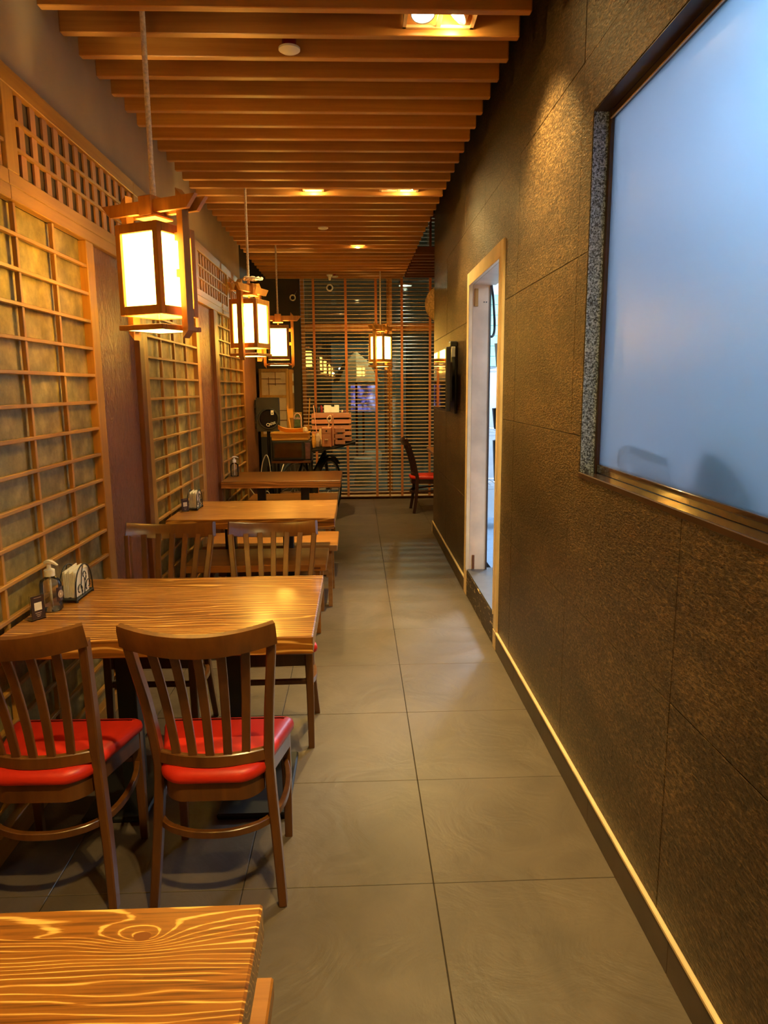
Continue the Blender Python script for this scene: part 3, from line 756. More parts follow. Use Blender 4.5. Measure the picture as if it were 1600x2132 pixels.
LAN = [(-0.808, 3.07, 1.840, math.radians(-28), 'large nearest lantern hanging over the first set table, brightly lit'),
       (-0.785, 5.49, 1.840, math.radians(70.5), 'second lantern, with a tangle of rope on top, over the second table'),
       (-0.810, 7.69, 1.840, math.radians(6), 'third lantern on the left, seen square on before the back corner'),
       (0.318, 9.30, 1.865, math.radians(57.4), 'lone small lantern hanging in front of the blinds'),
       (-0.800, 0.65, 1.840, math.radians(20), 'unseen lantern added over the nearest table, out of view'),  # carries on the row out of view, added for warm light on the slats
       (-0.800, -1.77, 1.840, math.radians(-12), 'unseen lantern added behind the viewer, by the left wall'),  # likewise added out of view to light the slat faces
       (0.15, -1.10, 1.840, math.radians(35), 'unseen extra lantern added behind the viewer over the aisle')]  # one more light source added behind the camera to brighten the slats
lan0 = make_lantern()
for i, (x, y, z, r, lab) in enumerate(LAN):
    if i == 0: o = lan0; o.location = (x, y, z); o.rotation_euler = (0, 0, r); o['label'] = lab
    else: o = dup(lan0, (x, y, z), r, lab)
    light('lantern_light', 'POINT', (x, y, z+0.105), 27 if i != 3 else 16, WARM, shadow_soft_size=0.028)
    # rope: twisted sleeve
    top = 3.149; pts = [Vector((x, y, z+.462)).lerp(Vector((x, y, top)), q/40) for q in range(41)]
    zs = z+.462; m = MB(); n = 260 if i == 0 else 60; ps = []; scl = []
    for q in range(n+1):
        zz = zs+(top-zs)*q/n; ps.append((x, y, zz)); scl.append((1.0 if q % 2 else 0.86)*(1.25-0.25*min(1, q/(n*0.1))))
    m.tube(ps, 0.0115 if i == 0 else 0.0095, 8, scales=scl, up=(0, 1, 0))
    if i == 1:
        for k in range(4):
            a0 = k*1.5; m.tube([(x+.05*math.cos(a0+.5*q)*(.6+.1*k)+.02*k, y+.03*math.sin(a0+.5*q)-.02, z+.500+.008*math.sin(q*.9+k)) for q in range(13)], 0.008, 6)
    c = m.build('lantern_rope', M_['rope'], smooth=60)
    tag(c, ['thick pale rope sleeve holding the nearest lantern', 'pale rope holding the second lantern, knotted at its foot', 'thin pale rope holding the third lantern on the left', 'thin pale rope of the lone lantern before the blinds', 'rope of the unseen added lantern over the nearest table', 'rope of the unseen added lantern behind the viewer by the wall', 'rope of the unseen added lantern behind the viewer over the aisle'][i], 'rope', 'ropes holding the lanterns')

# ================================================================== TABLES
PED = None
def table(xa, xb, ya, yb, mat, label, thick=0.062, yp=None, xplate=-.268):
    cx, cyy = (xa+xb)/2, (ya+yb)/2
    t = thing('dining_table', label, 'table', (cx, cyy, 0), 'dark grained wooden tables along the left wall')
    B(xa, xb, ya, yb, 0.75-thick, 0.75, ch=.004).build('tabletop', mat, t)
    yc0 = min(yp or cyy, yb-.21)
    B(xa+.08, xb-.08, yc0-.20, yc0+.20, 0.75-thick-.022, 0.75-thick).build('under_frame', M_['black'], t)
    yc = yp or cyy
    for xc in (-0.885, -0.487):
        B(xc-.036, xc+.036, yc-.036, yc+.036, 0.020, 0.668, ch=.003).build('pedestal', M_['black'], t)
    for xc in (-0.885, -0.40):
        b = MB(); b.box(xc-.13 if xc < -.6 else -.53, xc+.10 if xc < -.6 else xplate, yc-.225, yc+.225, 0.0, 0.022, ch=.006); b.build('base_plate', M_['black'], t)
    return t
mats = [burnt_wood('table wood with a large knot', [(0.345, 0.318, 0.10, 0.065, 0.026), (0.20, 0.322, 0.045, 0.17, 0.022), (0.1, 0.0, 0.03, 0.4, 0.04)], 1.0, 72),
        burnt_wood('table wood fine grained', [(0.10, -0.28, 0.045, 0.20, 0.03), (-0.05, -0.05, 0.03, 0.1, 0.02), (-0.12, 0.33, 0.03, 0.08, 0.02)], 5.3, 42),
        burnt_wood('table wood second', [(-0.2, 0.1, 0.03, 0.2, 0.03)], 9.1, 42, hi=srgb(220, 166, 84)),
        burnt_wood('table wood third', [(0.2, 0.05, 0.02, 0.2, 0.03)], 13.7, 40, hi=srgb(196, 130, 54))]
table(-1.187, -0.158, 0.24, 1.000, mats[0], 'nearest dining table, only its knotted far end showing at the bottom')
table(-1.187, -0.153, 2.212, 2.978, mats[1], 'dining table with four red seated chairs, napkins and a pump bottle')
table(-1.187, -0.146, 4.345, 5.075, mats[2], 'dining table with a napkin holder, second from the viewer beyond the chairs', yp=4.875, xplate=-.31)
table(-1.187, -0.146, 6.155, 6.880, mats[3], 'farthest dining table on the left, before the bicycle')

# ================================================================== BENCHES
def bench(xb, ya, yb, label, plate=False):
    xa = -1.10; t = thing('wooden_bench', label, 'bench', ((xa+xb)/2, (ya+yb)/2, 0), 'backless wooden benches at the far tables')
    B(xa, xb, ya, yb, 0.405, 0.45, ch=.004).build('seat', M_['bench'], t)
    for xx in (xa+.05, xb-.055):
        for ye, yo in ((ya+.05, ya+.01), (yb-.05, yb-.01)):
            pr = [(-.026, -.014), (.026, -.014), (.026, .014), (-.026, .014)]
            MB().sweep([(xx, yo, 0), (xx, ye, 0.405)], pr, up=(1, 0, 0)).build('leg', M_['bench'], t)
        B(xx-.012, xx+.012, ya+.05, yb-.05, 0.36, 0.404, ch=.002).build('cross_rail', M_['bench'], t)
    B(xa+.06, xb-.07, (ya+yb)/2-.012, (ya+yb)/2+.012, 0.17, 0.21, ch=.002).build('stretcher', M_['bench'], t)
    if plate: B(xb-.085, xb-.035, ya-.0015, ya, 0.420, 0.433).build('maker_plate', M_['trim'], t)
    return t
bench(-0.207, 4.36, 4.84, 'wooden bench tucked under the near side of the second table', True)
bench(-0.150, 4.92, 5.41, 'paler wooden bench at the far side of the second table')
bench(-0.200, 5.72, 6.10, 'wooden bench at the near side of the farthest table, mostly hidden')
bench(-0.205, 7.02, 7.45, 'wooden bench beyond the farthest table, seen under its top')
bench(-0.172, 0.74, 1.18, 'wooden bench under the nearest table, only its corner showing')

# ================================================================== CHAIRS
def smooth_path(P, n=5):
    """Catmull-Rom through the given points"""
    P = [Vector(p) for p in P]; out = []
    for i in range(len(P)-1):
        p0, p1, p2, p3 = P[max(i-1, 0)], P[i], P[i+1], P[min(i+2, len(P)-1)]
        for k in range(n):
            t = k/n
            out.append(0.5*((2*p1)+(-p0+p2)*t+(2*p0-5*p1+4*p2-p3)*t*t+(-p0+3*p1-3*p2+p3)*t**3))
    out.append(P[-1]); return out
def rprof(a, b, c=0.004):
    return [(-a+c, -b), (a-c, -b), (a, -b+c), (a, b-c), (a-c, b), (-a+c, b), (-a, b-c), (-a, -b+c)]
def make_chair(wm, sm):
    """faces +y; origin on the floor under the middle of the seat"""
    t = thing('dining_chair', 'x', 'chair', (0, 0, 0), 'wooden slat back chairs', local=True)
    post = [(.194, -.172, 0), (.180, -.145, .18), (.164, -.128, .40), (.164, -.138, .50), (.175, -.172, .66), (.189, -.215, .80), (.195, -.236, .87)]
    for s in (-1, 1):
        P = smooth_path([(s*x, y, z) for x, y, z in post], 5)
        n = len(P); MB().sweep(P, rprof(.0135, .019), up=(0, 1, 0), scales=[0.92+0.13*math.sin(math.pi*min(1, i/(n*.75))) for i in range(n)]).build('back_post', wm, t, smooth=40)
        P = [(s*.180, .168, 0), (s*.180, .164, .20), (s*.178, .158, .43)]
        MB().sweep(P, rprof(.0175, .0175), up=(0, 1, 0), scales=[.72, .86, 1.0]).build('leg', wm, t, smooth=40)
    # top rail, bowed back and dipping in the middle
    P = []; n = 16
    for i in range(n+1):
        u = -1+2*i/n; P.append((.207*u, -.252-.052*(1-u*u), .896-.020*(1-u*u)))
    MB().sweep(P, [(-.011, -.034), (.011, -.034), (.013, .020), (.010, .034), (-.006, .034), (-.011, .028)], up=(0, -0.28, 1)).build('top_rail', wm, t, smooth=40)
    P = []
    for i in range(n+1):
        u = -1+2*i/n; P.append((.157*u, -.140-.042*(1-u*u), .482))
    MB().sweep(P, rprof(.010, .019, .003), up=(0, 0, 1)).build('lower_rail', wm, t, smooth=40)
    for k in range(5):
        u = -1+2*(k+1)/6
        xb, xt = .157*u*0.96, .207*u*0.93
        yb_, yt = -.140-.042*(1-u*u), -.252-.052*(1-u*u)+.014
        P = smooth_path([(xb, yb_, .495), (xb+(xt-xb)*.30, yb_*.74+yt*.26+.004, .62), (xb+(xt-xb)*.68, yb_*.36+yt*.64+.004, .76), (xt, yt, .868)], 4)
        MB().sweep(P, rprof(.0055, .0125, .002), up=(1, 0, 0)).build('back_slat', wm, t, smooth=40)
    # seat: rounded trapezoid
    def outline(g, z, nn=7):
        pts = []
        cs = [(.213, .150, .030), (-.213, .150, .030), (-.162, -.170, .075), (.162, -.170, .075)]
        cen = []
        for (cx_, cy_, r) in cs:
            sx, sy = (1 if cx_ > 0 else -1), (1 if cy_ > 0 else -1)
            cen.append((cx_-sx*r, cy_-sy*r, r, sx, sy))
        for (ax, ay, r, sx, sy) in cen:
            a0 = math.atan2(sy, sx)
            for q in range(nn):
                a = a0-math.pi/4*1.0+(math.pi/2)*q/(nn-1)
                pts.append((ax+(r-g)*math.cos(a), ay+(r-g)*math.sin(a)))
        out = []
        for (x, y) in pts:
            if y < -.10: y -= .046*(1-(x/.2)**2)
            out.append((x, y, z))
        return out
    def loft(rings, name, mat, par):
        m = MB(); k = len(rings[0]); vs = [v for r in rings for v in r]; fs = []
        for i in range(len(rings)-1):
            for q in range(k): fs.append((i*k+q, i*k+(q+1) % k, (i+1)*k+(q+1) % k, (i+1)*k+q))
        fs.append(tuple(range(k-1, -1, -1))); fs.append(tuple((len(rings)-1)*k+q for q in range(k)))
        m.add(vs, fs); return m.build(name, mat, par, smooth=50)
    loft([outline(.010, .420), outline(.001, .426), outline(-.001, .440), outline(.003, .453), outline(.016, .462), outline(.040, .466)], 'seat_cushion', sm, t)
    # bent apron under the seat
    ring_o, ring_i = outline(.014, 0), outline(.032, 0)
    m = MB(); k = len(ring_o); vs = []
    for z in (.362, .420):
        vs += [(x, y, z) for x, y, _ in ring_o]; vs += [(x, y, z) for x, y, _ in ring_i]
    fs = []
    for q in range(k):
        r = (q+1) % k
        fs += [(q, r, 2*k+r, 2*k+q), (k+q, 3*k+q, 3*k+r, k+r), (2*k+q, 2*k+r, 3*k+r, 3*k+q), (q, k+q, k+r, r)]
    m.add(vs, fs); m.build('apron', wm, t, smooth=40)
    # bentwood stretcher hoop behind and at the sides, straight stretcher in front
    P = smooth_path([(.176, .160, .292), (.196, .06, .280), (.190, -.06, .270), (.150, -.150, .265), (.075, -.192, .262), (0, -.203, .262), (-.075, -.192, .262), (-.150, -.150, .265), (-.190, -.06, .270), (-.196, .06, .280), (-.176, .160, .292)], 3)
    MB().sweep(P, rprof(.0085, .0115, .002), up=(0, 0, 1)).build('hoop_stretcher', wm, t, smooth=40)
    B(-.170, .170, .152, .172, .292, .314, ch=.003).build('front_stretcher', wm, t)
    return t
chair = make_chair(M_['chair'], M_['seat'])
CH = [(-0.438, 2.105, 0.0, 'front chair with its back to the viewer, nearest the aisle, red seat'),
      (-0.945, 2.120, -0.02, 'front chair with its back to the viewer by the wall, cut off at the left'),
      (-0.400, 3.055, math.pi+0.02, 'red seated chair facing the viewer across the table, by the aisle'),
      (-0.890, 3.060, math.pi-0.015, 'red seated chair facing the viewer across the table, by the wall')]
for i, (x, y, r, lab) in enumerate(CH):
    if i == 0: chair.location = (x, y, 0); chair.rotation_euler = (0, 0, r); chair['label'] = lab; chair['group'] = 'chairs round the second nearest table'
    else: dup(chair, (x, y, 0), r, lab, 'chairs round the second nearest table')
dc = make_chair(M_['dark_chair'], M_['seat'])
dc['label'] = 'dark framed chair with a red seat, side on in the alcove at the far right'
dc['group'] = 'chairs in the alcove'
dc.location = (0.86, 8.86, 0); dc.rotation_euler = (0, 0, math.radians(-88))

# alcove table
t = thing('alcove_table', 'orange brown table corner peeping out past the end of the stone wall', 'table', (1.42, 9.15, 0))
B(0.935, 2.0, 8.62, 9.55, 0.71, 0.75, ch=.004).build('tabletop', M_['bench'], t)
B(1.3, 1.38, 9.05, 9.13, 0.02, 0.71, ch=.003).build('pedestal', M_['black'], t)
B(1.1, 1.6, 8.85, 9.35, 0.0, 0.02, ch=.004).build('base_plate', M_['black'], t)

# ================================================================== TABLE ITEMS
def pump_bottle(x, y, z, ang, label, s=1.0):
    t = thing('pump_bottle', label, 'bottle', (x, y, z), 'clear pump bottles on the tables')
    R = rotz(ang)
    MB().lathe([(0.0, .001), (.034*s, .001), (.038*s, .006), (.038*s, .098*s), (.034*s, .112*s), (.018*s, .124*s), (.014*s, .128*s), (.014*s, .134*s), (.0, .134*s)], (x, y, z), 28).build('bottle_body', M_['bottleglass'], t, smooth=40)
    MB().lathe([(0, .004), (.0355*s, .004), (.0355*s, .060*s), (0, .060*s)], (x, y, z), 24).build('gel', M_['gel'], t, smooth=40)
    MB().lathe([(.0, .128*s), (.019*s, .128*s), (.019*s, .150*s), (.016*s, .153*s), (.008*s, .155*s), (.007*s, .170*s), (0, .170*s)], (x, y, z), 20).build('collar', M_['white'], t, smooth=40)
    MB().tube([(x, y, z+.01), (x, y, z+.13*s)], .004*s, 8).build('dip_tube', M_['white'], t)
    h = MB(); P = [(-.016, 0, .176), (-.006, 0, .182), (.010, 0, .182), (.026, 0, .177), (.040, 0, .170)]
    P = [R @ Vector(p)*s+Vector((x, y, z)) for p in P]
    h.sweep(P, [(-.009*s, -.005*s), (.009*s, -.005*s), (.007*s, .004*s), (-.007*s, .004*s)], up=(0, 0, 1), scales=[1, 1.15, 1.0, .7, .45]); h.build('pump_head', M_['white'], t, smooth=60)
    # wrap label
    m = MB(); vs, fs = [], []
    for i in range(9):
        a = ang-0.95+i*0.11+0.6
        for zz in (.036*s, .088*s): vs.append((x+.0385*s*math.cos(a), y+.0385*s*math.sin(a), z+zz))
    for i in range(8): fs.append((2*i, 2*i+2, 2*i+3, 2*i+1))
    m.add(vs, fs); lb = m.build('label', M_['labeldark'], t, smooth=60)
    a = ang-0.95+4*0.11+0.6; Rl = rotz(a+math.pi/2) @ RX90
    c_ = Vector((x+.0392*s*math.cos(a), y+.0392*s*math.sin(a), z+.062*s))
    MB().lathe([(.0135*s, 0), (.0145*s, 0), (.0145*s, .0004), (.0135*s, .0004)], c_, 24, Rl).build('label_ring', M_['labelink'], t)
    MB().box(-.003*s, .003*s, -.003*s, .003*s, 0, .0005, R=Rl, c=c_).build('label_mark', M_['white'], t)
    return t
def mk_thin(name, tint, ior, add):
    m, nt, b = newmat(name); nt.nodes.remove(b); out = nt.nodes['Material Output']
    t = N(nt, 'ShaderNodeBsdfTransparent'); t.inputs[0].default_value = tint
    d = N(nt, 'ShaderNodeBsdfTranslucent'); d.inputs[0].default_value = (.9, .88, .84, 1)
    g = N(nt, 'ShaderNodeBsdfGlossy'); g.inputs['Roughness'].default_value = 0.06
    m0 = N(nt, 'ShaderNodeMixShader'); m0.inputs[0].default_value = add
    nt.links.new(t.outputs[0], m0.inputs[1]); nt.links.new(d.outputs[0], m0.inputs[2])
    fr = N(nt, 'ShaderNodeFresnel'); fr.inputs[0].default_value = ior
    mx = N(nt, 'ShaderNodeMixShader'); nt.links.new(fr.outputs[0], mx.inputs[0]); nt.links.new(m0.outputs[0], mx.inputs[1]); nt.links.new(g.outputs[0], mx.inputs[2])
    nt.links.new(mx.outputs[0], out.inputs[0]); return m
M_['bottleglass'] = mk_thin('clear bottle plastic', (.97, .95, .92, 1), 1.45, 0.10)
M_['gel'] = mk_thin('clear gel', (.95, .96, .93, 1), 1.15, 0.08)
M_['bagfilm'] = mk_thin('milky bag film', (.97, .98, 1, 1), 1.2, 0.35)
M_['labeldark'] = plain('dark brown label', srgb(58, 40, 36), 0.4)
M_['labelink'] = plain('taupe print', srgb(170, 150, 130), 0.5)
M_['acrylic'] = glassy('clear acrylic', (1, 1, 1), 0.01, 1.2)
pump_bottle(-1.128, 2.555, 0.751, -0.35, 'clear pump bottle of sanitiser with a dark label beside the napkins, near table')
pump_bottle(-1.128, 6.53, 0.751, 0.0, 'small clear pump bottle on the farthest table')
def napkin_holder(x, y, z, label):
    t = thing('napkin_holder', label, 'holder', (x, y, z), 'black wire napkin holders')
    L, hgt, dx = .085, .118, .030
    for s in (-1, 1):
        m = MB(); X = x+s*dx
        arch = [(X, y-L*math.cos(math.pi*i/20), z+.012+hgt*math.sin(math.pi*i/20)**0.75) for i in range(21)]
        m.tube(arch, .0028, 6)
        def sc_(cx, cz, r0, a0, turns, sg):
            P = []
            for i in range(18):
                a = a0+sg*turns*2*math.pi*i/17; r = r0*(1-.72*i/17); P.append((X, y+cx+r*math.cos(a), z+cz+r*math.sin(a)))
            m.tube(P, .0022, 6)
        sc_(-.045, .040, .028, -.6, .85, 1); sc_(.045, .040, .028, math.pi+.6, .85, -1); sc_(.006, .085, .024, -1.2, .8, 1)
        m.tube([(X, y-.022, z+.014), (X, y-.03, z+.05), (X, y-.015, z+.10), (X, y+.0, z+.128)], .0022, 6)
        m.tube([(X, y+.0, z+.014), (X, y+.012, z+.045), (X, y+.008, z+.075)], .0022, 6)
        m.build('wire_side', M_['black'], t, smooth=60)
    m = MB(); m.box(x-dx-.004, x+dx+.004, y-L-.004, y+L+.004, z+.008, z+.014, ch=.002)
    for a in (-1, 1):
        for b_ in (-1, 1): m.lathe([(0, 0), (.006, .001), (.006, .008), (0, .009)], (x+a*dx, y+b_*(L-.004), z), 10)
    m.build('base', M_['black'], t)
    n0 = None
    for k in range(9):
        xx = x-.022+k*.0055; hh = .100+.006*math.sin(k*2.1)
        m = MB(); m.box(-.0018, .0018, -.062, .062, 0, hh, R=Matrix.Rotation(.03*math.sin(k*1.3), 3, 'X'), c=(xx, y, z+.0145)); m.build('napkin', M_['paper'], t)
    return t
napkin_holder(-1.100, 2.715, 0.7505, 'black scroll wire holder full of napkins on the near table')
napkin_holder(-1.098, 4.770, 0.7505, 'black scroll wire holder of napkins on the second table')
def card_stand(x, y, z, ang, label, s=1.0):
    t = thing('card_stand', label, 'sign', (x, y, z), 'small clear stands with dark cards')
    R = rotz(ang); c = (x, y, z)
    MB().box(-.028*s, .028*s, -.0015, .0015, .002, .092*s, R=R, c=c).build('acrylic_plate', M_['acrylic'], t)
    MB().box(-.028*s, .028*s, -.0015, .045*s, 0, .002, R=R, c=c).build('acrylic_foot', M_['acrylic'], t)
    MB().box(-.025*s, .025*s, -.0035, -.0018, .006, .088*s, R=R, c=c).build('card', M_['labeldark'], t)
    MB().box(-.014*s, .014*s, -.0042, -.0036, .036*s, .064*s, R=R, c=c).build('card_patch', M_['paper'], t)
    m = MB()
    for k, (w_, zz) in enumerate(((.014, .080), (.012, .026), (.009, .019), (.006, .013))): m.box(-w_*s, w_*s, -.0042, -.0036, zz*s, zz*s+.0022*s, R=R, c=c)
    m.build('print_lines', M_['labelink'], t)
card_stand(-1.128, 2.438, 0.7505, 1.0, 'small dark menu card in a clear stand beside the pump bottle')
card_stand(-1.135, 4.64, 0.7505, 0.75, 'small card in a clear stand by the napkins on the second table')

# ================================================================== BLINDS
def blind(xa, xb, tapes, label):
    yb = 9.885; t = thing('venetian_blind', label, 'blind', ((xa+xb)/2, yb, 0), 'wooden venetian blinds over the end window')
    B(xa, xb, yb-.025, yb+.025, 3.74, 3.795, ch=.003).build('head_rail', M_['blind'], t)
    B(xa, xb, yb-.022, yb+.022, 0.035, 0.060, ch=.003).build('bottom_rail', M_['blind'], t)
    m = MB(); m.box(xa, xb, -.021, .021, -.0028, .0028, R=Matrix.Rotation(math.radians(8), 3, 'X'), c=(0, yb, 0.10))
    s0 = m.build('slat', M_['blind'], t); k = 1
    while 0.10+0.0493*k < 3.72: piece(s0, (0, 0, 0.0493*k), t); k += 1
    for x in tapes: B(x-.0165, x+.0165, yb-.026, yb-.0245, 0.04, 3.76).build('ladder_tape', M_['tape'], t)
    B(tapes[0]-.012, tapes[0]+.012, yb+.0245, yb+.026, 0.04, 3.76).build('ladder_tape', M_['tape'], t)
    return t
blind(-0.735, 0.445, [-0.559, -0.129, 0.276], 'wide wooden venetian blind left of the light wooden window post')
blind(0.465, 2.17, [0.626, 1.009, 1.6], 'wooden venetian blind to the right, running on behind the alcove')

# ================================================================== TELEVISION ON ITS ARM
t = thing('television', 'black wall television swung out beyond the doorway, its glossy screen mirroring a lantern', 'television', (0.72, 6.02, 1.35))
B(0.700, 0.735, 5.60, 6.46, 1.355, 1.85, ch=.004).build('casing', M_['blackplastic'], t)
B(0.698, 0.7005, 5.625, 6.45, 1.375, 1.838).build('screen', plain('glossy black screen', (0.006, 0.006, 0.007), 0.03, coat=1.0), t)
B(0.735, 0.765, 5.72, 6.30, 1.43, 1.74, ch=.004).build('back_cover', M_['blackplastic'], t)
t = thing('wall_bracket', 'black bracket plate with an arm between the stone wall and television', 'bracket', (0.80, 6.0, 1.40))
B(0.795, 0.812, 5.80, 6.30, 1.33, 1.86, ch=.003).build('wall_plate', M_['blackplastic'], t)
B(0.766, 0.795, 5.95, 6.01, 1.55, 1.64, ch=.003).build('arm', M_['black'], t)
B(0.766, 0.795, 5.98, 6.12, 1.45, 1.53, ch=.003).build('arm', M_['black'], t)
t = thing('sensor_box', 'small black and white box on top of the television bracket', 'box', (0.79, 5.86, 1.86))
B(0.755, 0.812, 5.78, 5.90, 1.862, 1.905, ch=.006).build('cover', M_['blackplastic'], t)
B(0.765, 0.795, 5.775, 5.795, 1.78, 1.862, ch=.003).build('white_front', M_['white'], t)

# hat hung in the alcove
R = Matrix.Rotation(math.radians(90), 3, 'X')
t = thing('straw_hat', 'round woven straw hat half hidden by the end of the stone wall', 'hat', (0.935, 7.60, 2.2))
MB().lathe([(0.19, 0.0), (0.12, 0.035), (0.05, 0.07), (0.0, 0.085), (0.0, 0.080), (0.05, 0.063), (0.118, 0.029), (0.187, -0.004)], (0.925, 7.68, 2.40), 32, R).build('cone', M_['straw'], t, smooth=40)
MB().tube([(0.925+.189*math.cos(a*math.pi/16), 7.682, 2.40+.189*math.sin(a*math.pi/16)) for a in range(32)], .005, 6, closed=True, up=(0, 1, 0)).build('rim', M_['straw'], t, smooth=60)
B(0.922, 0.928, 7.558, 7.66, 2.397, 2.403).build('peg', M_['trim'], t)

# ================================================================== BACK CORNER
# paper cupboard
t = thing('paper_cupboard', 'tall cupboard with cream paper panels and thin wooden crossed bars, back left corner', 'cupboard', (-1.08, 9.75, 0))
xa, xb, yf = -1.29, -0.90, 9.62
B(xa, xb-.0, yf, 9.94, 0.0, 0.9, ch=.003).build('lower_body', M_['darkwall'], t)
for a, b_ in ((xa, xa+.035), (xb-.035, xb)): B(a, b_, yf, yf+.04, 0.9, 1.80, ch=.003).build('stile', M_['frame'], t)
for a, b_ in ((1.755, 1.80), (1.42, 1.455), (0.9, 0.94)): B(xa+.035, xb-.035, yf, yf+.035, a, b_, ch=.003).build('rail', M_['frame_y'], t)
B(xa+.035, xb-.035, yf+.012, yf+.018, 0.94, 1.755).build('paper_sheet', plain('cream paper', srgb(214, 184, 140), 0.8, noise=0.04), t)
for a, b_, c, d in ((xa+.035, xb-.10, 1.665, 1.672), (xa+.11, xb-.035, 1.60, 1.607), (xa+.035, xb-.035, 1.25, 1.257), (xa+.035, xb-.035, 1.12, 1.127)):
    B(a, b_, yf+.002, yf+.010, c, d).build('thin_bar', M_['trim'], t)
for a, c, d in ((xa+.125, 1.455, 1.69), (xa+.215, 1.58, 1.755), (xa+.125, 0.94, 1.42)): B(a, a+.007, yf+.0, yf+.008, c, d).build('thin_bar', M_['trim'], t)
B(xb, xb+.045, yf+.06, 9.94, 0.9, 1.79, ch=.003).build('side_panel', M_['frame'], t)
for a in (1.48, 1.64): B(xb+.045, xb+.048, yf+.09, 9.90, a, a+.10).build('side_paper', M_['paper'], t)
B(xa, xb, yf+.04, 9.94, 0.9, 1.80).build('carcass', M_['trim'], t)

# loudspeaker on a stand
t = thing('loudspeaker', 'black loudspeaker box with two stickers, raised on a stand in the back corner', 'speaker', (-1.05, 8.6, 1.04))
x0_, x1_, yf = -1.185, -0.918, 8.50
m = MB(); m.prism([(1.04, x0_), (1.04, x1_), (1.437, x1_), (1.437, x0_)], 1, yf, yf+.10)
m.prism([(1.05, x0_+.02), (1.05, x1_-.05), (1.427, x1_-.05), (1.427, x0_+.02)], 1, yf+.10, yf+.24); m.build('cabinet', M_['blackplastic'], t)
for k in range(4): B(x0_-.018, x0_, yf+.02, yf+.12, 1.07+.095*k, 1.13+.095*k, ch=.006).build('side_rib', M_['blackplastic'], t)
xc, zc = (x0_+x1_)/2+.012, 1.19
MB().lathe([(0.128, 0.0), (0.122, 0.012), (0.108, 0.012), (0.104, 0.002), (0.095, -.004)], (xc, yf, zc), 36, R).build('woofer_ring', M_['blackplastic'], t, smooth=50)
MB().lathe([(0.098, 0.006), (0.06, -.016), (0.03, -.022), (0.026, -.012), (0.0, -.004)], (xc, yf-.008, zc), 32, R).build('woofer_cone', plain('glossy black cone', (.012, .01, .012), .15), t, smooth=50)
m = MB(); m.add([(x0_+.06, yf-.001, 1.42), (x1_-.03, yf-.001, 1.42), (x1_-.07, yf+.03, 1.355), (x0_+.11, yf+.03, 1.355), (x1_-.04, yf-.001, 1.325), (x0_+.08, yf-.001, 1.325)], [(0, 1, 2, 3), (3, 2, 4, 5)])
m.build('horn', plain('horn mouth', (.03, .027, .02), .5), t)
B(xc+.028, xc+.062, yf-.024, yf-.022, 1.238, 1.290).build('sticker', M_['paper'], t)
MB().lathe([(0, 0), (.008, 0), (.008, .001), (0, .001)], (xc+.044, yf-.0242, 1.256), 12, R).build('sticker_dot', M_['black'], t)
text('sticker_lettering', 'Qtizz', 0.052, M_['paper'], t, RX90 @ Matrix.Rotation(math.radians(20), 3, 'Z'), (xc+.026, yf-.026, 1.132))
t = thing('speaker_stand', 'black speaker stand pole and splayed legs below the loudspeaker', 'stand', (-1.06, 8.6, 0))
MB().tube([(-1.06, 8.6, .05), (-1.06, 8.6, 1.04)], .02, 12, up=(0, 1, 0)).build('pole', M_['black'], t, smooth=60)
MB().tube([(-1.06, 8.6, .50), (-1.06, 8.6, .62)], .03, 12, up=(0, 1, 0)).build('collar', M_['blackplastic'], t, smooth=60)
for k in range(3):
    a = math.radians(80+120*k); ex, ey = -1.06+.20*math.cos(a), 8.6+.30*math.sin(a)
    ex = min(max(ex, -1.19), -1.0)
    MB().tube([(-1.06, 8.6, .55), (ex, ey, .012)], .010, 8).build('leg', M_['black'], t, smooth=60)
c = MB().tube(smooth_path([(-1.11, 7.9, .03), (-1.10, 7.9, .35), (-1.065, 7.9, .67), (-1.03, 7.9, .79), (-1.001, 7.9, .813), (-.978, 7.9, .738), (-.957, 7.9, .55), (-.94, 7.9, .49), (-.905, 7.9, .455), (-.868, 7.9, .49), (-.85, 7.9, .62), (-.83, 8.0, .70)], 5), .0055, 8).build('white_cable', M_['white'], smooth=60)
tag(c, 'white cable standing up in a tall loop below the loudspeaker', 'cable')
c = MB().tube(smooth_path([(-1.175, 7.47, .56), (-1.14, 7.5, .50), (-1.09, 7.5, .43), (-1.03, 7.52, .38), (-.97, 7.5, .47), (-.93, 7.5, .40), (-.92, 7.55, .05)], 5), .0045, 8).build('white_cable', M_['white'], smooth=60)
tag(c, 'thin white cable sagging from the lattice screen behind the farthest table', 'cable')

